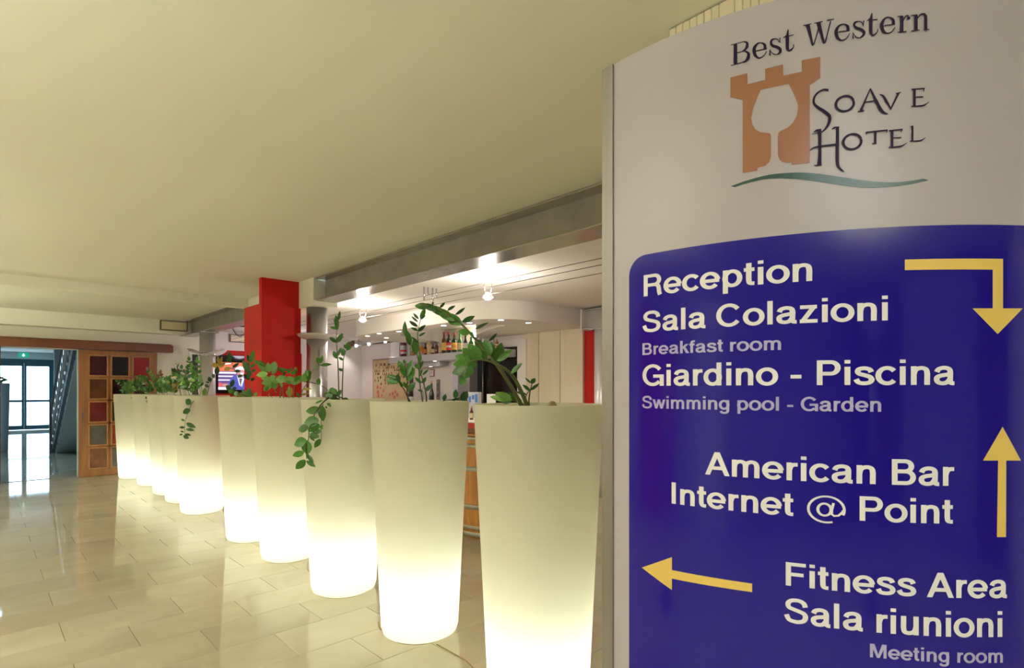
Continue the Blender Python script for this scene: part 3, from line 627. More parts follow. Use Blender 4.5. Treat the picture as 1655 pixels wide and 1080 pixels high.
for k in range(5): MB().box(6.09, 6.10, ym+0.03+k*0.05, ym+0.045+k*0.05, 0.01, 2.04).build('vertical_rib', mat('dark_rib', (0.03, 0.045, 0.05), 0.15), dd)
MB().tube([(6.085, ym-0.01, 1.0), (6.085, ym-0.01, 1.9)], 0.008, 6).build('door_pull', M_chrome, dd)
y2 = on_x(738, 600, 6.0).y; y1 = on_x(746, 600, 6.0).y; y0 = on_x(765, 600, 6.0).y
t = thing('tall_cabinet', 'tall dark grey cabinet with pale left edge, beside the black doorway', 'cabinet', (5.92, y0+0.001, 0))
MB().box(0, 0.23, 0, y1-y0, 0.05, 1.90, 0.003).build('carcass', M_grey, t)
MB().box(-0.005, 0.23, y1-y0, y2-y0, 0.05, 1.90, 0.003).build('side_panel', mat('lilac_white_laminate', (0.55, 0.52, 0.62), 0.4), t)
MB().box(0.02, 0.23, 0.01, y2-y0-0.01, 0, 0.05).build('plinth', M_black, t)
# ---------------------------------------------------------------- counters and barrels
t = thing('back_counter', 'low white counter along the bar wall, under the shelf', 'counter', (5.55, 6.9, 0))
MB().box(0, 0.36, 0, 2.6, 1.10, 1.15, 0.004).build('worktop', M_white, t)
MB().box(0.04, 0.36, 0.02, 2.58, 0.08, 1.10).build('carcass', M_grey, t)
for k in range(4): MB().box(0.022, 0.04, 0.03+k*0.64, 0.65+k*0.64, 0.1, 1.08, 0.003).build('door', M_white, t)
MB().box(0.08, 0.36, 0.04, 2.56, 0, 0.08).build('plinth', M_black, t)
CT = 1.115
t = thing('bar_counter', 'bar counter top with a red edge resting on wine barrels', 'counter', (3.63, 3.55, 0))
MB().box(-0.36, 0.34, 0, 4.4, 1.06, CT, 0.005).build('worktop', M_white, t)
MB().box(-0.372, -0.36, 0, 4.4, 1.055, 1.10).build('edge_strip', mat('red_edging', (0.45, 0.02, 0.02), 0.3), t)
MB().box(-0.30, 0.30, 0.02, 4.38, 1.0, 1.06).build('support_board', M_woodd, t)
BH = 0.99
def bulge(z): u = 2*z/BH-1; return 0.315-0.055*u*u
NST = 22
stv = MB(); nz = 6
a0, a1 = -R(360/NST/2)*0.97, R(360/NST/2)*0.97; vs = []; 
for k in range(nz+1):
    z = BH*k/nz; r = bulge(z)
    for rr, a in ((r, a0), (r+0.002, 0), (r, a1), (r-0.025, a1), (r-0.025, a0)): vs.append((rr*math.cos(a), rr*math.sin(a), z))
fs = []
for k in range(nz):
    for q in range(5): fs.append((k*5+q, k*5+(q+1) % 5, (k+1)*5+(q+1) % 5, (k+1)*5+q))
fs += [(4, 3, 2, 1, 0), tuple(nz*5+q for q in range(5))]
stave_me = MB().add(vs, fs).mesh('stave', M_oak)
def barrel(label, x, y):
    t = thing('wine_barrel', label, 'barrel', (x, y, 0), 0.1, 'barrels under the bar counter')
    for k in range(NST): place('stave', stave_me, t, rot=(0, 0, 2*math.pi*k/NST))
    for z, h in ((0.012, 0.05), (0.085, 0.04), (0.285, 0.045), (0.64, 0.045), (0.855, 0.04), (0.925, 0.04)):
        MB().lathe([(bulge(z)+0.002, z), (bulge(z)+0.006, z), (bulge(z+h)+0.006, z+h), (bulge(z+h)+0.002, z+h)], 40, cap0=False, cap1=False).build('hoop', M_hoop, t)
    MB().lathe([(bulge(BH)-0.03, BH-0.03), (bulge(BH)-0.03, BH-0.015)], 30).build('head', M_oak, t)
for k, lb in enumerate(('oak wine barrel seen in the gap between the two nearest planters', 'oak wine barrel under the counter, second from the blue sign', 'oak wine barrel under the counter behind the third planter', 'oak wine barrel at the far end of the counter')):
    barrel(lb, 3.63, 4.15+k*1.05)
def on_z(px, X, z=1.115):
    return on_x(px, 650, X)
for px, wp, yt, X, stl, g, lb, cp, desc in ((663.5, 10.5, 614, 4.05, 'champ', 'black', 'silver', 'black', 'dark wine bottle on the counter behind the second planter, under the slim leaves'),
    (683, 6, 625, 5.7, 'bottle', 'clear', None, 'silver', 'clear glass bottle on the counter behind the tallest stems'),
    (697.5, 8.6, 616, 5.7, 'champ', 'black', None, 'gold', 'dark champagne bottle standing left of the picture strip')):
    p = on_x(px, 640, X); wd = p.x*FW[0]+p.y*FW[1]; z0 = 1.15 if X > 5 else CT
    if X < 5: p = on_x(px, 640, 3.85); wd = p.x*FW[0]+p.y*FW[1]
    bottle(desc, (p.x, p.y, z0), wp/F*wd/2, (HY-yt)/F*wd+E-z0, g, lb, cp, stl)
p = on_x(762, 670, 3.45)
bottle('little brown bottle on the counter end, between the nearest planters', (p.x, p.y, CT), 0.018, 0.13, 'brown', 'cream', 'gold')
p = on_x(767, 640, 3.75)
t = thing('napkin_box', 'white and blue printed box on the bar counter', 'box', (p.x, p.y, CT), 0.5)
zt = E+(HY-634)/F*(p.x*FW[0]+p.y*FW[1])
MB().box(-0.05, 0.05, -0.06, 0.06, 0, zt-CT, 0.004).build('carton', mat('pale_carton', (0.45, 0.47, 0.52), 0.5), t)
for k in range(3): MB().box(-0.052, 0.052, -0.052+k*0.036, -0.026+k*0.036, 0.16+0.03*(k % 2), zt-CT-0.02-0.012*k).build('blue_print', mat('blue_print', (0.05, 0.14, 0.45), 0.5), t)
p = on_x(794, 640, 3.75)
t = thing('menu_card', 'small white menu card standing on the bar counter', 'card', (p.x, p.y, CT), 0.75)
MB().box(-0.003, 0.003, -0.045, 0.045, 0, E+(HY-637)/F*(p.x*FW[0]+p.y*FW[1])-CT).build('sheet', M_white, t)
MB().box(-0.02, 0.02, -0.05, 0.05, 0, 0.012).build('stand', M_chrome, t)
# ---------------------------------------------------------------- slatted panel on the wall right of the sign
t = thing('slatted_wall_panel', 'pale slatted panel high on the wall above the blue sign', 'panel', (1.70, 0.99, 0.0))
sl = MB().box(-0.030, -0.012, -0.0119, 0.0119, 0.0, 2.605, 0.002).mesh('slat', mat('pale_cream_slat', (0.66, 0.59, 0.40), 0.5))
sl2 = MB().box(-0.052, -0.012, -0.0243, 0.0243, 0.0, 2.605, 0.002).mesh('slat', sl.materials[0])
MB().box(-0.012, 0.0, -1.6, 0.0, 0.0, 2.605).build('backing', mat('slat_backing', (0.62, 0.55, 0.37), 0.6), t)
for k in range(62):
    if k == 8: continue
    if k == 7: place('slat', sl2, t, (0.022, -0.0125-0.0248*7.5, 0)); continue
    place('slat', sl, t, (0, -0.0125-0.0248*k, 0))
# ---------------------------------------------------------------- stands added to carry the upward fill of the lobby (out of frame)
for k, (x, y) in enumerate(((-1.7, 1.5), (-2.2, 5.2), (-1.9, 9.0), (-0.9, -2.3))):
    t = thing('fill_uplighter', 'added steel fill uplighter out of view in the lobby, %s' % ('near the pale board', 'midway', 'at the far end', 'behind the viewer')[k], 'lamp', (x, y, 0), 0, 'added fill uplighters')
    MB().lathe([(0.16, 0), (0.16, 0.02)], 24).build('base', M_steeld, t)
    MB().tube([(0, 0, 0.02), (0, 0, 1.75)], 0.018, 10).build('pole', M_chrome, t)
    MB().lathe([(0.02, 1.72), (0.2, 1.78), (0.40, 1.93), (0.39, 1.93), (0.2, 1.80), (0.0, 1.76)], 28, cap0=False).build('bowl', M_white, t)
# ---------------------------------------------------------------- the curved directory sign
CX, CY, CR = 1.5729, 0.6092, 0.66524
def SP(s, z, off=0.0):
    th = s/CR; a, b = math.sin(th), -math.cos(th)
    return (CX+(CR+off)*(RT[0]*a+FW[0]*b), CY+(CR+off)*(RT[1]*a+FW[1]*b), z)
SL, SR, ST = -0.6187, 0.2107, 2.045
sg = thing('directory_sign', 'tall curved hotel directory sign with a glossy blue field in the foreground', 'sign', (1.10, 0.36, 0))
OX, OY = 1.10, 0.36
def loc(p): return (p[0]-OX, p[1]-OY, p[2])
def arc_sheet(s0, s1, z0, z1, o0, o1, n=40):
    m = MB(); vs = []; fs = []
    for k in range(n+1):
        s = s0+(s1-s0)*k/n
        for z, o in ((z0, o1), (z1, o1), (z1, o0), (z0, o0)): vs.append(loc(SP(s, z, o)))
    for k in range(n):
        for q in range(4): fs.append((k*4+q, (k+1)*4+q, (k+1)*4+(q+1) % 4, k*4+(q+1) % 4))
    m.add(vs, fs, True); m.add([vs[i] for i in (0, 1, 2, 3)], [(0, 1, 2, 3)]); m.add([vs[n*4+i] for i in (0, 1, 2, 3)], [(3, 2, 1, 0)])
    return m
def sharp(o):
    o.data.set_sharp_from_angle(angle=R(40)); return o
sharp(arc_sheet(-0.5905, 0.1825, 0.06, ST, -0.004, 0.0).build('panel', M_signbase, sg))
for s0, s1 in ((SL, -0.5907), (0.1827, SR)):
    sharp(arc_sheet(s0, s1, 0.02, ST-0.003 if s0 > 0 else ST, -0.05, 0.0035, 6).build('edge_post', M_alu, sg))
sharp(arc_sheet(SL-0.0035, SL, 0.02, ST-0.02, -0.045, 0.0, 2).build('edge_seal', M_alu, sg))
a = SP(SL+0.01, 0, -0.045); b = SP(SR-0.01, 0, -0.045); d = Vector((b[0]-a[0], b[1]-a[1], 0)); nrm = Vector((-d.y, d.x, 0)).normalized()*0.006
bk = [loc(a), loc(b), loc((b[0]+nrm.x, b[1]+nrm.y, 0)), loc((a[0]+nrm.x, a[1]+nrm.y, 0))]
MB().prism([(p[0], p[1]) for p in bk], 0.06, ST-0.01).build('back_panel', M_signbase, sg)
bp = [loc(SP(SL+(SR-SL)*k/12, 0, 0.03)) for k in range(13)]
MB().prism([(p[0], p[1]) for p in bp]+[(bk[2][0], bk[2][1]), (bk[3][0], bk[3][1])], 0.001, 0.02).build('base_plate', M_alu, sg)
sharp(MB().prism([(p[0], p[1]) for p in [loc(SP(-0.589+(0.77)*k/16, 0, -0.0045)) for k in range(17)]]+[(bk[1][0], bk[1][1]), (bk[0][0], bk[0][1])], ST-0.012, ST-0.002).build('top_plate', M_signbase, sg))
import bmesh
def flat_poly(name, polys, m, off, step=0.012, parent=sg, strips=()):
    """polygons in (arc length, height), cut every few mm along the arc and bent onto the sign"""
    bm = bmesh.new(); lay = []
    for P in polys:
        vs = [bm.verts.new((s, 0, z)) for s, z in P]
        bm.faces.new(vs)
    if polys:
        bm.normal_update()
        bmesh.ops.triangulate(bm, faces=bm.faces[:], ngon_method='EAR_CLIP')
        lo = min(v.co.x for v in bm.verts); hi = max(v.co.x for v in bm.verts); x = lo+step
        while x < hi:
            bmesh.ops.bisect_plane(bm, geom=bm.verts[:]+bm.edges[:]+bm.faces[:], plane_co=(x, 0, 0), plane_no=(1, 0, 0)); x += step
    me = bpy.data.meshes.new(name)
    out = MB()
    bm.verts.ensure_lookup_table(); bm.verts.index_update()
    out.add([loc(SP(v.co.x, v.co.z, off)) for v in bm.verts], [tuple(v.index for v in f.verts) for f in bm.faces])
    bm.free()
    k = 0
    for L, Rr in strips:
        k += 1; o2 = off+0.00002*k
        n = len(L)
        out.add([loc(SP(s, z, o2)) for s, z in L]+[loc(SP(s, z, o2)) for s, z in Rr], [(i, i+1, n+i+1, n+i) for i in range(n-1)])
    # make every face look outwards
    c = Vector((CX-OX, CY-OY, 0)); F2 = []
    for f in out.f:
        p = [Vector(out.v[i]) for i in f]; nn = (p[1]-p[0]).cross(p[2]-p[0]); rad = p[0]-c; rad.z = 0
        F2.append(f if nn.dot(rad) >= 0 else tuple(reversed(f)))
    out.f = F2
    return out.build(name, m, parent)
def PT(s): return [tuple(float(v)*1e-4 for v in p.split(',')) for p in s.split()]
STROKES_SERIF=[("-3561,19906 -3561,19565","-3502,19887 -3502,19548"),
("-3601,19894 -3587,19893 -3566,19893 -3542,19892 -3517,19891 -3494,19891 -3472,19891 -3448,19891 -3425,19891 -3405,19891 -3391,19892","-3605,19909 -3590,19908 -3570,19907 -3545,19906 -3521,19906 -3498,19905 -3475,19905 -3451,19905 -3428,19906 -3409,19906 -3395,19906"),
("-3601,19544 -3586,19544 -3565,19544 -3541,19544 -3516,19544 -3494,19545 -3474,19545 -3454,19546 -3435,19547 -3419,19548 -3407,19549","-3605,19558 -3590,19558 -3569,19558 -3544,19559 -3520,19559 -3498,19559 -3478,19560 -3458,19561 -3439,19562 -3423,19563 -3411,19563"),
("-3405,19892 -3397,19885 -3386,19877 -3374,19869 -3365,19860 -3364,19856 -3364,19852 -3364,19844 -3366,19833 -3368,19822 -3372,19813 -3372,19804 -3375,19796 -3378,19787 -3382,19779 -3388,19772 -3395,19765 -3405,19759 -3417,19753 -3427,19748 -3434,19744","-3402,19905 -3394,19903 -3381,19900 -3366,19894 -3351,19886 -3335,19872 -3327,19853 -3323,19835 -3322,19817 -3322,19801 -3324,19786 -3330,19774 -3337,19763 -3346,19754 -3355,19746 -3366,19740 -3379,19735 -3393,19732 -3407,19731 -3419,19730 -3428,19730"),
("-3505,19729 -3494,19729 -3479,19729 -3461,19729 -3444,19730 -3429,19730 -3417,19730 -3405,19730 -3395,19730 -3386,19730 -3380,19730","-3509,19744 -3498,19744 -3483,19744 -3465,19744 -3447,19744 -3433,19744 -3420,19744 -3409,19744 -3398,19745 -3390,19745 -3384,19745"),
("-3396,19735 -3387,19724 -3374,19710 -3360,19695 -3350,19681 -3347,19672 -3347,19665 -3347,19653 -3350,19639 -3354,19626 -3359,19616 -3360,19606 -3364,19598 -3369,19590 -3374,19582 -3380,19576 -3387,19571 -3396,19568 -3406,19565 -3415,19563 -3422,19560","-3390,19746 -3379,19740 -3363,19731 -3344,19719 -3326,19704 -3309,19683 -3302,19660 -3300,19637 -3301,19616 -3304,19598 -3308,19581 -3317,19568 -3328,19558 -3339,19551 -3350,19546 -3362,19542 -3375,19540 -3388,19540 -3400,19542 -3411,19544 -3418,19546"),
("-3045,19676 -3047,19685 -3048,19700 -3050,19719 -3054,19739 -3062,19759 -3075,19775 -3089,19786 -3104,19795 -3118,19801 -3131,19805 -3143,19810 -3155,19814 -3167,19815 -3180,19814 -3192,19812 -3204,19807 -3216,19800 -3228,19791 -3239,19781 -3248,19769 -3255,19756 -3259,19741 -3263,19726 -3265,19709 -3265,19692 -3262,19674 -3258,19654 -3252,19634 -3245,19615 -3235,19596 -3222,19580 -3208,19567 -3194,19556 -3179,19547 -3165,19542 -3152,19539 -3139,19539 -3127,19542 -3116,19546 -3106,19551 -3097,19556 -3087,19564 -3079,19572 -3071,19580 -3064,19589 -3058,19598 -3053,19608 -3049,19617 -3046,19625 -3044,19631","-3093,19684 -3093,19695 -3093,19709 -3094,19724 -3095,19737 -3097,19744 -3099,19751 -3105,19761 -3114,19772 -3124,19781 -3133,19789 -3142,19792 -3152,19792 -3161,19791 -3170,19789 -3177,19785 -3184,19778 -3191,19769 -3197,19758 -3202,19747 -3206,19736 -3209,19726 -3210,19716 -3211,19705 -3211,19693 -3210,19681 -3209,19668 -3208,19653 -3205,19639 -3201,19626 -3197,19615 -3193,19604 -3186,19592 -3178,19581 -3170,19571 -3162,19564 -3154,19561 -3145,19561 -3135,19562 -3125,19565 -3116,19568 -3107,19573 -3098,19578 -3089,19585 -3081,19592 -3074,19599 -3068,19607 -3064,19616 -3059,19625 -3056,19632 -3053,19638"),
("-3209,19674 -3045,19669","-3213,19691 -3048,19685"),
("-2853,19732 -2854,19738 -2856,19747 -2859,19758 -2863,19769 -2868,19779 -2876,19788 -2884,19796 -2893,19803 -2903,19809 -2914,19813 -2925,19817 -2938,19819 -2951,19820 -2964,19819 -2976,19816 -2985,19807 -2992,19796 -2996,19783 -2999,19770 -2999,19756 -2997,19741 -2993,19727 -2986,19712 -2977,19698 -2966,19685 -2953,19673 -2938,19663 -2924,19655 -2912,19648 -2902,19641 -2892,19633 -2883,19625 -2875,19617 -2869,19611 -2867,19607 -2865,19604 -2863,19598 -2862,19591 -2862,19585 -2863,19579 -2865,19573 -2871,19565 -2878,19558 -2887,19552 -2895,19549 -2904,19550 -2913,19553 -2923,19558 -2933,19564 -2942,19570 -2949,19577 -2957,19584 -2964,19592 -2970,19601 -2976,19608 -2981,19616 -2986,19624 -2989,19632 -2992,19639 -2995,19643","-2862,19731 -2864,19738 -2867,19746 -2869,19756 -2873,19765 -2877,19772 -2883,19778 -2890,19785 -2898,19791 -2906,19796 -2914,19799 -2923,19799 -2933,19797 -2943,19794 -2950,19790 -2955,19785 -2958,19780 -2961,19773 -2962,19765 -2963,19757 -2962,19750 -2961,19744 -2958,19737 -2954,19730 -2949,19722 -2944,19717 -2937,19712 -2926,19706 -2913,19699 -2899,19691 -2884,19683 -2872,19673 -2860,19664 -2848,19653 -2837,19640 -2827,19625 -2822,19608 -2820,19592 -2821,19577 -2825,19563 -2831,19551 -2842,19543 -2853,19537 -2866,19533 -2879,19531 -2892,19532 -2903,19534 -2915,19538 -2927,19544 -2938,19550 -2948,19557 -2957,19565 -2965,19574 -2973,19584 -2980,19593 -2985,19602 -2991,19611 -2995,19620 -2999,19628 -3002,19635 -3004,19640"),
("-2858,19808 -2852,19719","-2840,19803 -2846,19718"),
("-3003,19647 -3008,19552","-2996,19646 -2985,19547"),
("-2732,19910 -2736,19901 -2740,19888 -2744,19873 -2749,19857 -2753,19843 -2755,19831 -2758,19820 -2760,19809 -2763,19795 -2765,19777 -2765,19749 -2765,19715 -2765,19678 -2765,19643 -2763,19614 -2757,19592 -2750,19575 -2741,19560 -2731,19550 -2718,19543 -2705,19541 -2693,19545 -2684,19551 -2675,19557 -2668,19563 -2662,19569 -2656,19575 -2651,19581 -2647,19589 -2643,19597 -2640,19607 -2639,19617 -2638,19628 -2638,19637 -2638,19643","-2718,19904 -2718,19893 -2718,19879 -2718,19862 -2719,19845 -2718,19830 -2718,19817 -2716,19807 -2715,19796 -2714,19782 -2712,19762 -2713,19735 -2714,19701 -2715,19665 -2715,19633 -2714,19609 -2714,19594 -2713,19585 -2712,19580 -2712,19577 -2712,19574 -2711,19573 -2706,19573 -2698,19576 -2689,19580 -2681,19584 -2675,19587 -2669,19591 -2664,19596 -2660,19601 -2656,19606 -2654,19613 -2653,19622 -2652,19632 -2652,19641 -2652,19647"),
("-2799,19784 -2743,19790","-2803,19793 -2758,19823"),
("-2749,19787 -2643,19792","-2752,19803 -2646,19808"),
("-2505,19907 -2389,19911","-2508,19922 -2392,19926"),
("-2474,19915 -2382,19557","-2416,19918 -2355,19559"),
("-2348,19570 -2269,19846","-2364,19579 -2285,19855"),
("-2347,19909 -2227,19913","-2350,19924 -2230,19928"),
("-2319,19912 -2222,19556","-2262,19917 -2195,19559"),
("-2185,19564 -2107,19895","-2203,19572 -2125,19904"),
("-2171,19915 -2068,19917","-2174,19929 -2070,19932"),
("-1849,19695 -1850,19705 -1850,19720 -1851,19739 -1853,19759 -1860,19779 -1873,19794 -1887,19806 -1902,19815 -1917,19821 -1931,19824 -1944,19828 -1958,19828 -1971,19826 -1985,19823 -1997,19818 -2009,19811 -2020,19802 -2031,19792 -2040,19781 -2048,19769 -2054,19756 -2059,19742 -2062,19727 -2064,19710 -2064,19693 -2061,19675 -2055,19655 -2049,19635 -2041,19616 -2031,19599 -2018,19585 -2004,19573 -1990,19564 -1975,19557 -1961,19554 -1947,19553 -1934,19554 -1921,19558 -1908,19563 -1898,19569 -1889,19576 -1881,19585 -1874,19594 -1869,19603 -1863,19612 -1858,19621 -1854,19631 -1850,19640 -1847,19648 -1845,19654","-1893,19702 -1893,19713 -1893,19727 -1893,19742 -1894,19755 -1896,19763 -1898,19771 -1904,19782 -1913,19792 -1922,19802 -1932,19809 -1942,19810 -1952,19808 -1963,19804 -1973,19798 -1982,19792 -1989,19784 -1995,19774 -2001,19764 -2006,19753 -2009,19742 -2011,19731 -2013,19721 -2014,19711 -2013,19701 -2012,19690 -2011,19677 -2009,19662 -2005,19646 -2001,19633 -1997,19621 -1992,19611 -1985,19600 -1977,19589 -1968,19580 -1960,19574 -1950,19572 -1939,19573 -1927,19576 -1916,19580 -1907,19584 -1899,19590 -1892,19597 -1885,19604 -1879,19613 -1873,19621 -1868,19629 -1863,19638 -1859,19647 -1856,19654 -1853,19660"),
("-2006,19697 -1847,19692","-2008,19713 -1849,19708"),
("-1214,19703 -1214,19713 -1215,19728 -1216,19746 -1219,19766 -1226,19786 -1239,19801 -1254,19812 -1269,19821 -1284,19828 -1298,19831 -1310,19835 -1323,19835 -1336,19834 -1348,19830 -1360,19824 -1371,19817 -1383,19807 -1393,19796 -1402,19783 -1410,19770 -1416,19755 -1420,19740 -1423,19723 -1424,19707 -1424,19690 -1421,19673 -1416,19655 -1410,19637 -1402,19620 -1393,19604 -1380,19592 -1367,19581 -1352,19573 -1338,19567 -1324,19565 -1310,19564 -1297,19566 -1284,19570 -1271,19575 -1261,19581 -1252,19588 -1244,19596 -1237,19605 -1232,19613 -1226,19621 -1222,19628 -1218,19636 -1214,19643 -1211,19648 -1210,19652","-1258,19707 -1258,19718 -1258,19732 -1258,19747 -1259,19760 -1261,19768 -1264,19777 -1271,19788 -1281,19799 -1291,19809 -1300,19816 -1309,19817 -1319,19815 -1328,19812 -1337,19807 -1344,19800 -1351,19792 -1357,19782 -1363,19770 -1368,19758 -1371,19747 -1373,19736 -1375,19725 -1375,19713 -1374,19701 -1372,19689 -1372,19677 -1370,19663 -1367,19650 -1364,19639 -1359,19629 -1355,19619 -1348,19608 -1340,19598 -1331,19590 -1322,19584 -1312,19583 -1301,19584 -1290,19587 -1279,19592 -1269,19596 -1261,19601 -1254,19608 -1248,19615 -1241,19623 -1236,19630 -1231,19636 -1227,19643 -1223,19649 -1220,19655 -1218,19658"),
("-1366,19694 -1211,19696","-1367,19709 -1213,19711"),
("-1651,19745 -1653,19752 -1656,19763 -1660,19776 -1665,19789 -1671,19800 -1679,19808 -1688,19815 -1698,19821 -1708,19825 -1719,19828 -1730,19831 -1743,19832 -1756,19832 -1769,19830 -1781,19826 -1790,19818 -1796,19808 -1801,19796 -1803,19784 -1803,19770 -1800,19757 -1794,19744 -1786,19732 -1777,19721 -1767,19711 -1754,19701 -1740,19692 -1726,19685 -1714,19678 -1704,19671 -1695,19663 -1685,19655 -1678,19647 -1673,19641 -1671,19637 -1669,19634 -1667,19629 -1667,19624 -1668,19617 -1670,19611 -1674,19602 -1682,19592 -1692,19582 -1702,19573 -1711,19568 -1719,19568 -1728,19571 -1737,19575 -1746,19581 -1754,19587 -1760,19593 -1766,19600 -1771,19608 -1777,19617 -1781,19625 -1786,19633 -1790,19641 -1793,19649 -1796,19656 -1798,19661","-1660,19743 -1663,19750 -1666,19761 -1670,19773 -1674,19784 -1679,19792 -1685,19798 -1693,19804 -1701,19809 -1710,19813 -1719,19815 -1728,19814 -1739,19811 -1749,19807 -1757,19803 -1763,19798 -1766,19794 -1768,19788 -1770,19782 -1770,19776 -1769,19772 -1768,19768 -1765,19763 -1760,19757 -1754,19751 -1747,19745 -1739,19739 -1727,19733 -1713,19726 -1699,19719 -1685,19710 -1673,19701 -1661,19691 -1650,19681 -1640,19669 -1631,19654 -1627,19638 -1627,19623 -1629,19609 -1634,19596 -1642,19584 -1652,19575 -1665,19566 -1679,19559 -1694,19554 -1707,19553 -1719,19553 -1731,19556 -1742,19562 -1752,19568 -1761,19575 -1769,19583 -1775,19592 -1781,19601 -1786,19611 -1791,19619 -1795,19628 -1799,19637 -1802,19646 -1805,19653 -1807,19658"),
("-1660,19823 -1660,19737","-1642,19819 -1654,19736"),
("-1804,19664 -1812,19566","-1799,19663 -1791,19563"),
("-1543,19922 -1546,19915 -1550,19905 -1554,19893 -1557,19880 -1561,19867 -1564,19856 -1568,19846 -1571,19833 -1574,19818 -1577,19797 -1577,19769 -1577,19733 -1577,19696 -1577,19660 -1575,19631 -1570,19609 -1564,19592 -1556,19578 -1547,19567 -1536,19559 -1523,19555 -1512,19558 -1502,19563 -1493,19568 -1486,19574 -1479,19581 -1472,19588 -1466,19596 -1461,19605 -1457,19613 -1453,19623 -1451,19634 -1450,19644 -1449,19652 -1449,19658","-1530,19917 -1529,19909 -1529,19898 -1529,19884 -1529,19870 -1529,19857 -1529,19844 -1528,19833 -1528,19821 -1528,19807 -1527,19788 -1528,19760 -1529,19725 -1530,19689 -1530,19655 -1529,19630 -1528,19613 -1527,19602 -1526,19595 -1525,19590 -1525,19587 -1524,19586 -1520,19585 -1513,19587 -1505,19590 -1498,19593 -1491,19597 -1485,19603 -1479,19609 -1473,19615 -1469,19622 -1466,19629 -1465,19638 -1463,19647 -1463,19656 -1462,19662"),
("-1605,19804 -1551,19822","-1610,19812 -1568,19852"),
("-1563,19806 -1457,19804","-1565,19821 -1459,19820"),
("-1144,19824 -1144,19572","-1095,19819 -1095,19567"),
("-1179,19810 -1109,19812","-1181,19825 -1111,19827"),
("-1177,19563 -1049,19564","-1179,19579 -1051,19580"),
("-1094,19731 -1091,19738 -1088,19748 -1084,19760 -1080,19772 -1076,19780 -1072,19787 -1067,19794 -1062,19799 -1057,19803 -1053,19805 -1048,19806 -1042,19805 -1035,19804 -1028,19802 -1023,19800","-1107,19737 -1105,19744 -1102,19755 -1098,19767 -1094,19779 -1090,19790 -1085,19799 -1080,19806 -1074,19813 -1068,19819 -1060,19824 -1051,19826 -1042,19827 -1034,19826 -1027,19826 -1022,19826"),
("-1044,19757 -1041,19755 -1038,19754 -1033,19753 -1028,19752 -1024,19750 -1019,19753 -1013,19755 -1008,19757 -1003,19759 -1000,19761","-1049,19795 -1047,19797 -1044,19799 -1040,19800 -1035,19802 -1031,19804 -1026,19803 -1020,19801 -1014,19800 -1009,19799 -1006,19797"),
("-945,19823 -945,19571","-894,19818 -894,19566"),
("-984,19804 -904,19809","-986,19819 -906,19824"),
("-985,19564 -867,19567","-986,19580 -869,19583"),
("-890,19758 -886,19763 -880,19772 -873,19782 -866,19790 -860,19796 -852,19801 -844,19805 -835,19807 -828,19809 -822,19808 -818,19806 -814,19802 -810,19798 -808,19793 -806,19788 -804,19783 -804,19781 -804,19776 -803,19765 -803,19748 -803,19718 -803,19679 -803,19636 -804,19599 -804,19573","-900,19765 -897,19772 -893,19782 -887,19793 -880,19804 -873,19813 -864,19820 -854,19827 -844,19831 -833,19835 -822,19836 -811,19835 -800,19832 -790,19826 -781,19818 -773,19809 -768,19800 -764,19790 -761,19779 -759,19765 -758,19746 -757,19715 -757,19675 -757,19633 -757,19595 -757,19569"),
("-806,19564 -727,19568","-808,19580 -729,19584")]
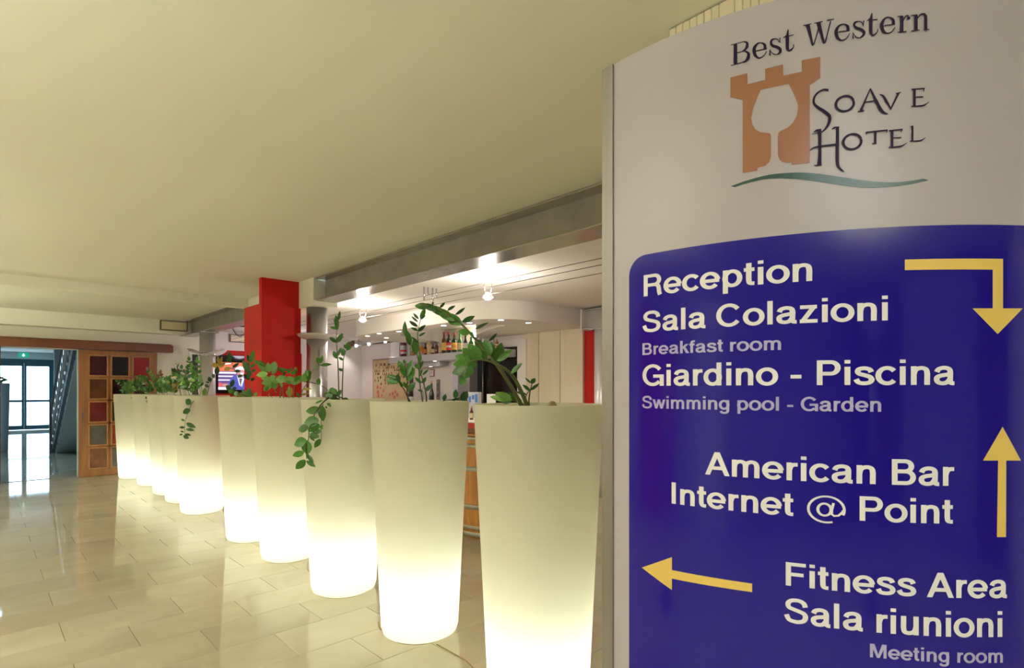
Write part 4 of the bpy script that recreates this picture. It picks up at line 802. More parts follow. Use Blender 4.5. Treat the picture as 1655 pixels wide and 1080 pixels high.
STROKES_SCRIPT=[("-2143,18820 -2152,18823 -2165,18827 -2182,18832 -2200,18836 -2218,18837 -2234,18834 -2251,18829 -2268,18823 -2284,18814 -2299,18804 -2314,18794 -2328,18781 -2341,18766 -2352,18750 -2362,18733 -2368,18714 -2373,18693 -2375,18672 -2375,18649 -2372,18627 -2364,18605 -2353,18585 -2341,18567 -2327,18550 -2312,18532 -2295,18515 -2275,18498 -2256,18482 -2238,18467 -2222,18452 -2207,18436 -2191,18420 -2178,18405 -2167,18392 -2160,18380 -2156,18370 -2154,18359 -2153,18348 -2153,18335 -2155,18321 -2157,18305 -2161,18288 -2166,18270 -2173,18252 -2181,18236 -2189,18220 -2199,18204 -2210,18189 -2222,18176 -2234,18165 -2248,18157 -2264,18152 -2281,18148 -2298,18145 -2314,18143 -2330,18141 -2346,18141 -2362,18141 -2376,18141 -2385,18141","-2149,18782 -2158,18786 -2171,18792 -2185,18798 -2200,18803 -2213,18805 -2226,18803 -2241,18800 -2256,18795 -2270,18788 -2284,18780 -2296,18769 -2307,18757 -2318,18743 -2327,18729 -2333,18714 -2338,18699 -2340,18682 -2341,18664 -2340,18648 -2337,18634 -2331,18622 -2323,18609 -2312,18596 -2299,18582 -2285,18568 -2270,18554 -2252,18540 -2233,18525 -2213,18509 -2194,18493 -2177,18476 -2160,18459 -2144,18442 -2130,18423 -2117,18402 -2110,18381 -2106,18360 -2105,18341 -2106,18322 -2109,18303 -2115,18284 -2122,18265 -2131,18246 -2141,18228 -2152,18212 -2164,18196 -2178,18181 -2192,18167 -2207,18155 -2224,18145 -2241,18138 -2259,18134 -2277,18132 -2295,18131 -2311,18130 -2328,18130 -2345,18131 -2361,18133 -2375,18135 -2385,18136"),
("-1814,18583 -1813,18574 -1811,18562 -1810,18550 -1810,18538 -1811,18528 -1813,18519 -1817,18509 -1823,18499 -1829,18490 -1836,18481 -1844,18474 -1853,18466 -1863,18460 -1874,18454 -1885,18450 -1896,18448 -1908,18447 -1921,18448 -1933,18449 -1944,18452 -1955,18456 -1965,18461 -1975,18467 -1985,18473 -1992,18480 -1999,18487 -2006,18496 -2011,18505 -2016,18514 -2019,18523 -2021,18532 -2023,18542 -2023,18552 -2023,18563 -2021,18572 -2018,18582 -2014,18592 -2009,18602 -2003,18612 -1996,18620 -1988,18628 -1978,18635 -1968,18641 -1958,18647 -1947,18651 -1935,18653 -1923,18653 -1911,18653 -1899,18651 -1887,18648 -1877,18645 -1866,18640 -1856,18634 -1847,18627 -1840,18621 -1833,18613 -1827,18603 -1820,18592 -1815,18581 -1810,18573","-1776,18582 -1775,18574 -1774,18562 -1773,18547 -1773,18530 -1775,18514 -1780,18499 -1786,18486 -1794,18474 -1803,18462 -1813,18452 -1823,18443 -1836,18435 -1848,18429 -1862,18423 -1875,18419 -1889,18416 -1903,18414 -1918,18413 -1932,18413 -1947,18415 -1961,18419 -1975,18425 -1988,18431 -2001,18439 -2013,18449 -2024,18460 -2034,18472 -2042,18485 -2050,18499 -2055,18514 -2059,18529 -2061,18544 -2061,18559 -2060,18575 -2057,18589 -2052,18603 -2045,18616 -2038,18628 -2029,18640 -2019,18650 -2008,18659 -1996,18666 -1983,18673 -1970,18678 -1956,18681 -1943,18685 -1928,18687 -1914,18688 -1899,18687 -1885,18685 -1871,18681 -1857,18676 -1843,18669 -1830,18661 -1818,18651 -1806,18639 -1797,18625 -1789,18611 -1783,18600 -1779,18593"),
("-1708,17963 -1707,17954 -1706,17942 -1706,17930 -1706,17918 -1707,17909 -1710,17900 -1715,17890 -1720,17880 -1727,17871 -1734,17863 -1743,17855 -1752,17848 -1763,17842 -1774,17837 -1785,17833 -1796,17832 -1809,17831 -1821,17832 -1833,17834 -1844,17837 -1855,17841 -1865,17846 -1875,17853 -1884,17859 -1891,17867 -1898,17874 -1904,17883 -1909,17892 -1913,17901 -1916,17910 -1918,17919 -1919,17929 -1919,17939 -1918,17949 -1916,17959 -1913,17968 -1908,17978 -1903,17988 -1896,17997 -1889,18005 -1880,18012 -1871,18019 -1860,18025 -1849,18030 -1838,18034 -1827,18036 -1814,18036 -1802,18035 -1790,18033 -1779,18030 -1768,18026 -1758,18021 -1748,18014 -1739,18008 -1732,18001 -1726,17994 -1720,17983 -1714,17972 -1709,17961 -1705,17953","-1669,17961 -1669,17953 -1669,17941 -1668,17926 -1669,17909 -1672,17893 -1678,17879 -1685,17866 -1693,17854 -1702,17843 -1712,17833 -1724,17825 -1736,17817 -1749,17811 -1763,17806 -1777,17803 -1790,17800 -1805,17798 -1820,17798 -1834,17799 -1849,17801 -1863,17805 -1876,17811 -1890,17818 -1902,17827 -1914,17836 -1924,17847 -1933,17860 -1941,17873 -1948,17887 -1953,17902 -1956,17917 -1957,17932 -1957,17947 -1955,17962 -1951,17976 -1946,17990 -1939,18003 -1930,18015 -1921,18026 -1911,18035 -1899,18044 -1887,18051 -1874,18057 -1860,18061 -1846,18065 -1832,18068 -1818,18069 -1803,18069 -1789,18068 -1774,18066 -1760,18062 -1747,18056 -1733,18049 -1721,18041 -1709,18031 -1698,18018 -1689,18003 -1682,17990 -1676,17979 -1672,17972"),
("-1565,18746 -1710,18416","-1552,18738 -1675,18395"),
("-1735,18387 -1643,18395","-1738,18405 -1646,18414"),
("-1636,18524 -1479,18531","-1639,18544 -1482,18551"),
("-1568,18740 -1559,18708 -1546,18664 -1530,18612 -1513,18561 -1498,18516 -1481,18478 -1464,18441 -1446,18407 -1429,18376 -1409,18349 -1385,18330 -1361,18319 -1340,18314 -1322,18311 -1310,18310","-1553,18745 -1538,18716 -1519,18674 -1497,18625 -1475,18577 -1454,18536 -1438,18498 -1422,18462 -1407,18429 -1392,18401 -1378,18380 -1366,18362 -1351,18347 -1334,18335 -1319,18325 -1308,18316"),
("-1433,18631 -1426,18625 -1417,18619 -1407,18611 -1397,18603 -1390,18592 -1383,18580 -1375,18564 -1367,18545 -1359,18524 -1349,18501 -1334,18476 -1318,18447 -1302,18417 -1287,18391 -1276,18373","-1431,18637 -1424,18636 -1413,18634 -1400,18630 -1385,18623 -1371,18612 -1359,18597 -1348,18579 -1338,18560 -1327,18540 -1316,18519 -1304,18492 -1291,18461 -1278,18429 -1267,18402 -1260,18382"),
("-1261,18391 -1150,18617","-1280,18404 -1177,18635"),
("-1197,18608 -1129,18629","-1202,18629 -1132,18641"),
("-958,18669 -958,18406","-922,18667 -922,18404"),
("-984,18655 -794,18658","-985,18676 -795,18679"),
("-815,18672 -812,18617","-793,18668 -808,18616"),
("-926,18538 -815,18529","-927,18553 -815,18550"),
("-989,18396 -974,18395 -954,18393 -930,18391 -905,18390 -884,18389 -866,18389 -848,18390 -831,18392 -814,18394 -797,18399 -781,18410 -765,18422 -750,18436 -738,18447 -730,18456","-989,18411 -975,18412 -954,18412 -930,18412 -907,18412 -886,18413 -868,18414 -851,18414 -835,18416 -820,18418 -806,18422 -790,18428 -773,18436 -757,18446 -743,18454 -733,18460"),
("-2307,18196 -2305,18179 -2302,18156 -2299,18129 -2297,18100 -2294,18070 -2293,18038 -2293,18003 -2292,17967 -2292,17931 -2292,17898 -2292,17868 -2292,17839 -2293,17812 -2293,17785 -2294,17758 -2297,17729 -2301,17699 -2305,17669 -2308,17644 -2311,17626","-2248,18192 -2249,18175 -2248,18153 -2248,18125 -2247,18095 -2247,18065 -2247,18032 -2246,17997 -2247,17960 -2247,17925 -2247,17891 -2247,17861 -2246,17832 -2246,17805 -2247,17777 -2247,17749 -2247,17719 -2247,17687 -2247,17656 -2248,17630 -2247,17612"),
("-2360,18159 -2353,18160 -2342,18162 -2331,18165 -2319,18167 -2308,18168 -2297,18171 -2283,18172 -2269,18173 -2257,18174 -2248,18175","-2362,18164 -2357,18169 -2349,18177 -2340,18185 -2329,18193 -2317,18199 -2303,18200 -2287,18200 -2273,18199 -2260,18198 -2251,18197"),
("-2355,17624 -2350,17622 -2343,17618 -2334,17615 -2324,17611 -2312,17609 -2298,17609 -2282,17610 -2266,17611 -2251,17613 -2242,17614","-2354,17633 -2348,17633 -2341,17631 -2332,17629 -2323,17628 -2313,17628 -2300,17627 -2284,17628 -2268,17628 -2254,17629 -2244,17629"),
("-2416,17871 -2407,17875 -2396,17882 -2382,17889 -2367,17895 -2351,17900 -2334,17902 -2316,17903 -2296,17903 -2271,17902 -2241,17902 -2200,17901 -2150,17900 -2098,17899 -2052,17898 -2020,17898","-2419,17877 -2412,17884 -2402,17893 -2390,17903 -2375,17913 -2358,17921 -2340,17926 -2321,17929 -2300,17931 -2275,17932 -2245,17933 -2204,17933 -2153,17933 -2101,17933 -2055,17932 -2023,17932"),
("-2103,18162 -2096,18164 -2088,18167 -2078,18171 -2069,18173 -2059,18174 -2048,18176 -2034,18176 -2019,18176 -2006,18176 -1996,18176","-2106,18167 -2102,18173 -2096,18180 -2088,18188 -2078,18196 -2067,18202 -2052,18203 -2036,18202 -2020,18200 -2007,18199 -1997,18198"),
("-2042,18190 -2043,18154 -2043,18104 -2044,18045 -2044,17984 -2045,17926 -2046,17868 -2047,17807 -2047,17746 -2048,17690 -2046,17645 -2043,17612 -2040,17589 -2035,17570 -2027,17553 -2016,17536 -1998,17517 -1977,17500 -1955,17485 -1936,17473 -1922,17465","-1998,18184 -1998,18148 -1998,18098 -1998,18039 -1998,17978 -1998,17919 -1999,17862 -2000,17800 -2001,17739 -2001,17685 -2000,17642 -1998,17612 -1997,17593 -1995,17582 -1992,17572 -1986,17559 -1977,17541 -1962,17520 -1945,17500 -1930,17482 -1920,17469"),
("-1622,18045 -1317,18049","-1624,18069 -1320,18073"),
("-1630,18058 -1610,18012","-1611,18062 -1606,18013"),
("-1336,18068 -1336,18014","-1315,18062 -1332,18013"),
("-1506,18063 -1509,17872","-1473,18059 -1476,17868"),
("-1537,17862 -1473,17858","-1538,17879 -1473,17875"),
("-1275,18059 -1275,17794","-1239,18056 -1239,17791"),
("-1300,18038 -1108,18044","-1302,18060 -1110,18065"),
("-1126,18058 -1129,18008","-1108,18052 -1125,18006"),
("-1236,17926 -1126,17918","-1237,17941 -1127,17939"),
("-1305,17781 -1290,17780 -1270,17779 -1246,17778 -1222,17777 -1201,17776 -1183,17777 -1166,17777 -1149,17778 -1133,17781 -1116,17786 -1099,17796 -1081,17808 -1065,17821 -1052,17833 -1043,17841","-1305,17797 -1291,17797 -1271,17798 -1247,17798 -1224,17799 -1203,17800 -1185,17801 -1169,17802 -1153,17803 -1138,17805 -1124,17809 -1107,17814 -1089,17822 -1072,17832 -1056,17840 -1045,17845"),
("-985,18094 -985,17864","-956,18092 -956,17862"),
("-1009,18086 -959,18087","-1010,18092 -963,18105"),
("-1009,17858 -994,17856 -971,17854 -945,17852 -919,17850 -898,17849 -882,17850 -868,17851 -856,17853 -844,17855 -832,17860 -820,17868 -808,17879 -797,17889 -788,17899 -782,17906","-1010,17870 -994,17870 -971,17870 -945,17869 -920,17869 -899,17870 -884,17871 -871,17872 -860,17873 -850,17876 -840,17879 -828,17884 -816,17891 -803,17898 -793,17905 -785,17909")]
CASTLE="-3613,19351 -3344,19348 -3340,19159 -3069,19166 -3069,19349 -2803,19356 -2799,19168 -2528,19175 -2528,19356 -2263,19361 -2263,19018 -2412,18931 -2414,17680 -2674,17681 -2674,17730 -2751,17731 -2812,17753 -2858,17806 -2879,17878 -2879,18172 -2869,18243 -2832,18272 -2730,18303 -2650,18378 -2599,18480 -2581,18589 -2589,18680 -2650,18849 -2720,19022 -3138,19016 -3195,18880 -3252,18732 -3282,18578 -3265,18470 -3216,18367 -3142,18312 -3059,18283 -3007,18268 -2982,18233 -2982,17873 -3007,17786 -3069,17734 -3163,17728 -3189,17714 -3189,17675 -3416,17678 -3416,18916 -3613,19022"
WAVE="-3610,17490 -3412,17531 -3214,17560 -3020,17577 -2877,17574 -2736,17563 -2596,17548 -2458,17524 -2276,17482 -2135,17441 -1911,17379 -1687,17317 -1509,17274 -1331,17250 -1152,17241 -972,17253 -809,17275 -731,17249 -972,17199 -1152,17180 -1331,17172 -1509,17178 -1687,17198 -1911,17248 -2135,17311 -2276,17351 -2458,17402 -2643,17450 -2830,17488 -2972,17506 -3116,17511 -3263,17499 -3412,17483 -3538,17461"
ARROWS=["-1075,16031 388,16025 388,15262 716,15266 300,14865 -93,15261 222,15261 222,15857 -1075,15867","380,13438 686,12914 440,12917 436,11738 289,11740 308,12918 69,12918","-5244,10649 -4631,10971 -4631,10736 -3268,10754 -3268,10610 -4631,10580 -4631,10371"]

bl = []
r_ = 0.036
for k in range(9): a = R(180-90*k/8); bl.append((-0.553+r_+r_*math.cos(a), 1.6550-r_+r_*math.sin(a)))
for k in range(9): a = R(90-90*k/8); bl.append((0.125-r_+r_*math.cos(a), 1.6550-r_+r_*math.sin(a)))
bl += [(0.125, 0.55), (-0.553, 0.55)]
field = flat_poly('blue_field', [bl], M_blue, 0.0004)
for i, (P, nm) in enumerate(zip(ARROWS, ('down', 'up', 'left'))): flat_poly('arrow', [PT(P)], M_yel, 0.0010, parent=field)
flat_poly('castle_emblem', [PT(CASTLE)], M_brown, 0.0006)
flat_poly('wave_line', [PT(WAVE)], M_green, 0.0006)
flat_poly('lettering', [], M_navy, 0.0008, strips=[(PT(a), PT(b)) for a, b in STROKES_SERIF])
flat_poly('lettering', [], M_navy, 0.0012, strips=[(PT(a), PT(b)) for a, b in STROKES_SCRIPT])
# sans serif glyphs drawn as strokes; units: capital height 100, x height 73
GV, GH = 18.5, 15.0
def ell(cx, cy, rx, ry, a0, a1, n=None):
    n = n or max(6, int(abs(a1-a0)/14))
    return [(cx+rx*math.cos(R(a0+(a1-a0)*i/n)), cy+ry*math.sin(R(a0+(a1-a0)*i/n))) for i in range(n+1)]
def spl(P, n=4):
    out = []; m = len(P)
    for i in range(m-1):
        p0, p1, p2, p3 = P[max(i-1, 0)], P[i], P[i+1], P[min(i+2, m-1)]
        for j in range(n):
            t = j/n; out.append(tuple(.5*((2*p1[k])+(-p0[k]+p2[k])*t+(2*p0[k]-5*p1[k]+4*p2[k]-p3[k])*t*t+(-p0[k]+3*p1[k]-3*p2[k]+p3[k])*t**3) for k in (0, 1)))
    out.append(P[-1]); return out
A_, L_, Q_, S_ = 'ALQS'
G = {' ': (34, []), '-': (48, [('L', (6, 35), (42, 35))]),
 'A': (94, [('Q', (0, 0), (19, 0), (57, 100), (37, 100)), ('Q', (94, 0), (75, 0), (37, 100), (57, 100)), ('L', (22, 31), (72, 31))]),
 'B': (92, [('L', (19, 0), (19, 100)), ('L', (19, 92.5), (54, 92.5)), ('L', (19, 53), (56, 53)), ('L', (19, 7.5), (57, 7.5)), ('A', 53, 73, 20, 19.5, -90, 90), ('A', 56, 30.2, 22.5, 22.7, -90, 90)]),
 'C': (100, [('A', 51, 50, 39, 44, 36, 324)]), 'F': (84, [('L', (19, 0), (19, 100)), ('L', (19, 92.5), (80, 92.5)), ('L', (19, 50), (72, 50))]),
 'G': (106, [('A', 52, 50, 40, 44, 36, 318), ('L', (93, 0), (93, 52)), ('L', (54, 45), (100, 45))]), 'I': (40, [('L', (20, 0), (20, 100))]),
 'M': (118, [('L', (18, 0), (18, 100)), ('L', (100, 0), (100, 100)), ('Q', (12, 100), (36, 100), (67, 0), (51, 0)), ('Q', (106, 100), (82, 100), (51, 0), (67, 0))]),
 'P': (90, [('L', (19, 0), (19, 100)), ('L', (19, 92.5), (56, 92.5)), ('L', (19, 46), (56, 46)), ('A', 55, 69.3, 22, 23.3, -90, 90)]),
 'R': (98, [('L', (19, 0), (19, 100)), ('L', (19, 92.5), (60, 92.5)), ('L', (19, 50), (60, 50)), ('A', 58, 71.3, 21.5, 21.3, -90, 90), ('S', (58, 50), (73, 45), (78, 30), (80, 12), (84, 0))]),
 'S': (94, [('S', (79, 69), (75, 83), (62, 92), (46, 94), (28, 90), (18, 77), (22, 63), (38, 56), (58, 50), (75, 42), (80, 28), (73, 13), (57, 6.5), (43, 6), (22, 12), (12.5, 32))]),
 'a': (76, [('S', (14, 50), (20, 61), (36, 66.5), (52, 63), (58, 52), (58, 30), (58, 14), (62, 7), (72, 6)), ('S', (58, 43), (44, 39), (28, 36), (16, 30), (13.5, 20), (19, 10), (32, 6), (47, 10), (58, 24))]),
 'c': (70, [('A', 38, 36.5, 28, 30.5, 38, 322)]),
 'd': (80, [('L', (61, 0), (61, 100)), ('A', 37, 36.5, 26, 30.5, 0, 360)]), 'e': (76, [('A', 38, 36.5, 28.5, 30.5, 4, 322), ('L', (10, 35), (72, 35))]),
 'f': (40, [('S', (18, 0), (18, 50), (18, 75), (22, 89), (40, 93)), ('L', (2, 66.5), (38, 66.5))]),
 'g': (80, [('S', (61, 73), (61, 30), (61, -4), (55, -18), (38, -23), (22, -19), (15, -9)), ('A', 37, 37.5, 26, 29.5, 0, 360)]),
 'i': (35, [('L', (17.5, 0), (17.5, 73)), ('L', (17.5, 86), (17.5, 100))]),
 'k': (72, [('L', (17.5, 0), (17.5, 100)), ('Q', (18, 22), (18, 44), (47, 73), (69, 73)), ('Q', (32, 38), (46, 50), (73, 0), (51, 0))]), 'l': (35, [('L', (17.5, 0), (17.5, 100))]),
 'm': (116, [('L', (17.5, 0), (17.5, 73)), ('S', (17.5, 40), (22, 58), (37, 66), (52, 62), (57.5, 48), (57.5, 20), (57.5, 0)), ('S', (57.5, 40), (62, 58), (77, 66), (92, 62), (98, 48), (98, 20), (98, 0))]),
 'n': (78, [('L', (17.5, 0), (17.5, 73)), ('S', (17.5, 40), (23, 58), (39, 66), (55, 62), (60.5, 47), (60.5, 20), (60.5, 0))]),
 'o': (78, [('A', 39, 36.5, 29, 31, 0, 360)]), 'p': (80, [('L', (18, -27), (18, 73)), ('A', 42, 36.5, 26, 30.5, 0, 360)]),
 'r': (48, [('L', (17.5, 0), (17.5, 73)), ('S', (17.5, 40), (22, 56), (32, 64), (46, 65))]),
 's': (70, [('S', (58, 51), (52, 62), (36, 66.5), (20, 63), (15, 53), (21, 44.5), (36, 39), (53, 32), (59, 21), (53, 10.5), (36, 6.5), (18, 10), (10, 23))]),
 't': (41, [('S', (19, 94), (19, 60), (19, 25), (23, 10), (38, 7.5)), ('L', (2, 66.5), (38, 66.5))]),
 'u': (78, [('L', (60.5, 0), (60.5, 73)), ('S', (60.5, 32), (54, 14), (38, 7), (22, 11), (17.5, 26), (17.5, 50), (17.5, 73))]),
 'w': (102, [('Q', (0, 73), (19, 73), (39, 0), (21, 0)), ('Q', (39, 0), (21, 0), (42, 73), (60, 73)), ('Q', (42, 73), (60, 73), (81, 0), (63, 0)), ('Q', (81, 0), (63, 0), (83, 73), (102, 73))]),
 'z': (70, [('L', (7, 66), (62, 66)), ('L', (6, 7), (64, 7)), ('Q', (6, 8), (28, 12), (62, 66), (40, 62))]),
 '@': (140, [('T', [(74+60*math.cos(R(a)), 38+54*math.sin(R(a))) for a in range(-22, 301, 12)]), ('A', 68, 37, 22, 25, 0, 360, 10), ('T', [(98, 66), (92, 36), (92, 20), (100, 13), (114, 15), (126, 28), (131, 38)])])}
def glyph_strips(ch):
    adv, items = G[ch]; out = []
    for it in items:
        k = it[0]; sc = 1.0
        if k == 'L': C = [it[1], it[2]]
        elif k == 'S': C = spl(list(it[1:]))
        elif k == 'A': C = ell(*it[1:7], n=26 if it[6]-it[5] > 300 else None)
        elif k == 'T': C = it[1]; sc = 0.5
        if k == 'A' and len(it) == 8: sc = 0.55
        if k == 'Q': a, b, c, d = it[1:5]; out.append(([a, d], [b, c])); continue
        Lf, Rt = [], []; n = len(C)
        closed = k == 'A' and it[6]-it[5] >= 360
        for i, (x, y) in enumerate(C):
            if closed: p, q = C[(i-1) % (n-1)], C[(i+1) % (n-1)]
            else: p, q = C[max(i-1, 0)], C[min(i+1, n-1)]
            dx, dy = q[0]-p[0], q[1]-p[1]; l = math.hypot(dx, dy); dx /= l; dy /= l
            w_ = math.hypot(GV*dy, GH*dx)*sc
            Lf.append((x-dy*w_/2, y+dx*w_/2)); Rt.append((x+dy*w_/2, y-dx*w_/2))
        out.append((Lf, Rt))
    return adv, out
def textline(txt, s0, s1, zb, zc, m):
    x = 0; strips = []
    for ch in txt:
        adv, st = glyph_strips(ch)
        strips += [([(x+a, b) for a, b in L], [(x+a, b) for a, b in Rr]) for L, Rr in st]; x += adv
    lo = min(p[0] for st in strips for sd in st for p in sd); hi = max(p[0] for st in strips for sd in st for p in sd)
    kx = (s1-s0)/(hi-lo); kz = (zc-zb)/100
    f = lambda P: [(s0+(a-lo)*kx, zb+b*kz) for a, b in P]
    ms = []
    for L, Rr in strips:      # subdivide long straight horizontals so they follow the curve
        L, Rr = f(L), f(Rr)
        if len(L) == 2: 
            L = [(L[0][0]+(L[1][0]-L[0][0])*i/4, L[0][1]+(L[1][1]-L[0][1])*i/4) for i in range(5)]
            Rr = [(Rr[0][0]+(Rr[1][0]-Rr[0][0])*i/4, Rr[0][1]+(Rr[1][1]-Rr[0][1])*i/4) for i in range(5)]
        ms.append((L, Rr))
    flat_poly('lettering', [], m, 0.0010, strips=ms, parent=field)
for a in (('Reception', -.5201, -.2377, 1.5766, 1.6166, M_ltr), ('Sala Colazioni', -.5228, -.1316, 1.5092, 1.5480, M_ltr), ('Breakfast room', -.5228, -.2831, 1.4664, 1.4887, M_ltr2),
          ('Giardino - Piscina', -.5228, -.0365, 1.4084, 1.4480, M_ltr), ('Swimming pool - Garden', -.5238, -.1409, 1.3664, 1.3893, M_ltr2), ('American Bar', -.4033, -.0369, 1.2528, 1.2927, M_ltr),
          ('Internet @ Point', -.4636, -.0387, 1.1945, 1.2331, M_ltr), ('Fitness Area', -.2762, .0448, 1.0803, 1.1185, M_ltr), ('Sala riunioni', -.2787, .0372, 1.0203, 1.0600, M_ltr), ('Meeting room', -.1564, .0380, .9806, 1.0021, M_ltr2)):
    textline(*a)
# ---------------------------------------------------------------- glowing planters
PH = 1.335
prof = [(0.185, 0.004), (0.212, 0.018), (0.222, 0.05)]+[(0.222+(0.286-0.222)*k/12, 0.05+(PH-0.05)*k/12) for k in range(1, 13)]+[(0.284, PH+0.004), (0.278, PH+0.004), (0.274, PH-0.004), (0.268, PH-0.09)]
shell_me = MB().lathe(prof, 56, cap0=False, cap1=False).mesh('shell', M_shell)
soil_me = MB().lathe([(0.266, PH-0.10), (0.268, PH-0.055), (0.12, PH-0.045), (0.0, PH-0.05)], 24).mesh('soil', M_soil)
foot_me = MB().lathe([(0.18, 0.0), (0.184, 0.006)], 32).mesh('foot', M_white)
lamp_me = MB().lathe([(0.0, 0.10), (0.03, 0.11), (0.045, 0.16), (0.03, 0.21), (0.0, 0.22)], 12).mesh('lamp_bulb', M_bulb)
def prow(px_, w_): 
    p = at(px_, HY, w_); return (p.x, p.y)
PL = [(1.797, 1.715, 2.48), (1.862, 2.728, None), (1.865, 3.67, None), (1.893, 4.70, None), (1.875, 5.535, None), (1.87, 7.14, None), (1.90, 7.995, None), (1.905, 8.71, None), (1.90, 9.69, None), (1.82, 10.67, None)]
PLAB = ['largest glowing white tapered planter, right beside the blue sign', 'glowing white planter second from the blue sign, full height and base in view', 'glowing white planter third from the sign, a long green sprig hanging over its rim',
        'glowing white planter fourth from the sign, in front of the red pillar', 'glowing white planter fifth from the sign, just before the wide gap in the row', 'glowing white planter just beyond the wide gap, one thin sprig trailing down it',
        'glowing white planter fifth from the sliding door end, mostly hidden', 'glowing white planter third from the sliding door end of the row', 'glowing white planter second from the sliding door end of the row', 'farthest glowing white planter, in front of the coloured-glass sliding door']
PLAB[6] = 'glowing white planter fourth from the sliding door end of the row'
for k, (x, y, _) in enumerate(PL):
    t = thing('glowing_planter', PLAB[k], 'planter', (x, y, 0), 0, 'row of glowing planters')
    place('shell', shell_me, t); place('soil', soil_me, t); place('foot', foot_me, t)
    light('planter_lamp', 'POINT', (x, y, 0.25), 7.5, (0.98, 1.0, 0.88), 0.06)
def wdist(k): x, y, _ = PL[k]; return x*FW[0]+y*FW[1]
# ---------------------------------------------------------------- plants
def leafmesh(m, nm='leaf', wide=0.5):
    xs_ = [0, 0.08, 0.25, 0.45, 0.65, 0.85, 1.0]; hw_ = [0.03, 0.22, 0.44, 0.5, 0.44, 0.24, 0.0]
    vs = []; fs = []
    for x, h in zip(xs_, hw_):
        z = -0.10*x*x
        vs += [(x, -h, z+0.10*h), (x, 0, z), (x, h, z+0.10*h)]
    for i in range(len(xs_)-1):
        for q in (0, 1): fs.append((i*3+q, i*3+q+1, (i+1)*3+q+1, (i+1)*3+q))
    return MB().add(vs, fs, True).mesh(nm, m)
LM = {'g': leafmesh(M_leaf), 'd': leafmesh(M_leafd), 'l': leafmesh(M_leafl), 'y': leafmesh(M_leafy), 'r': leafmesh(M_leafr)}
rp = random.Random(11)
NLEAF = [0]
def leaf(par, org, base, tip, width, kind='g', roll=None):
    width = width*1.12
    ax = tip-base; L = ax.length
    if L < 1e-4: return
    xx = ax.normalized(); view = ((base+tip)/2-Vector((0, 0, E))).normalized()
    side = view.cross(xx)
    if side.length < 1e-3: side = Vector((0, 0, 1)).cross(xx)
    side.normalize(); nn = xx.cross(side)
    if nn.dot(view) > 0: nn = -nn; side = -side
    a = roll if roll is not None else R(rp.uniform(-30, 30))
    s2 = side*math.cos(a)+nn*math.sin(a); n2 = xx.cross(s2)
    wd_ = width/max(0.5, math.cos(a))
    b = base-org
    M = Matrix(((xx.x*L, s2.x*wd_, n2.x*L, b.x), (xx.y*L, s2.y*wd_, n2.y*L, b.y), (xx.z*L, s2.z*wd_, n2.z*L, b.z), (0, 0, 0, 1)))
    # matrices of loc/rot/scale only
    o = bpy.data.objects.new('leaf', LM[kind]); COL.objects.link(o); o.parent = par
    rot = Matrix((xx, s2, n2)).transposed(); 
    o.rotation_mode = 'QUATERNION'; o.rotation_quaternion = rot.to_quaternion(); o.location = b; o.scale = (L, wd_, L*0.8)
    NLEAF[0] += 1
def sample(P, n=4): 
    out = []; m = len(P)
    if m == 2: return list(P)
    for i in range(m-1):
        p0, p1, p2, p3 = P[max(i-1, 0)], P[i], P[i+1], P[min(i+2, m-1)]
        for j in range(n):
            t = j/n; out.append(.5*((2*p1)+(p2-p0)*t+(2*p0-5*p1+4*p2-p3)*t*t+(3*p1-p0-3*p2+p3)*t**3))
    out.append(P[-1]); return out
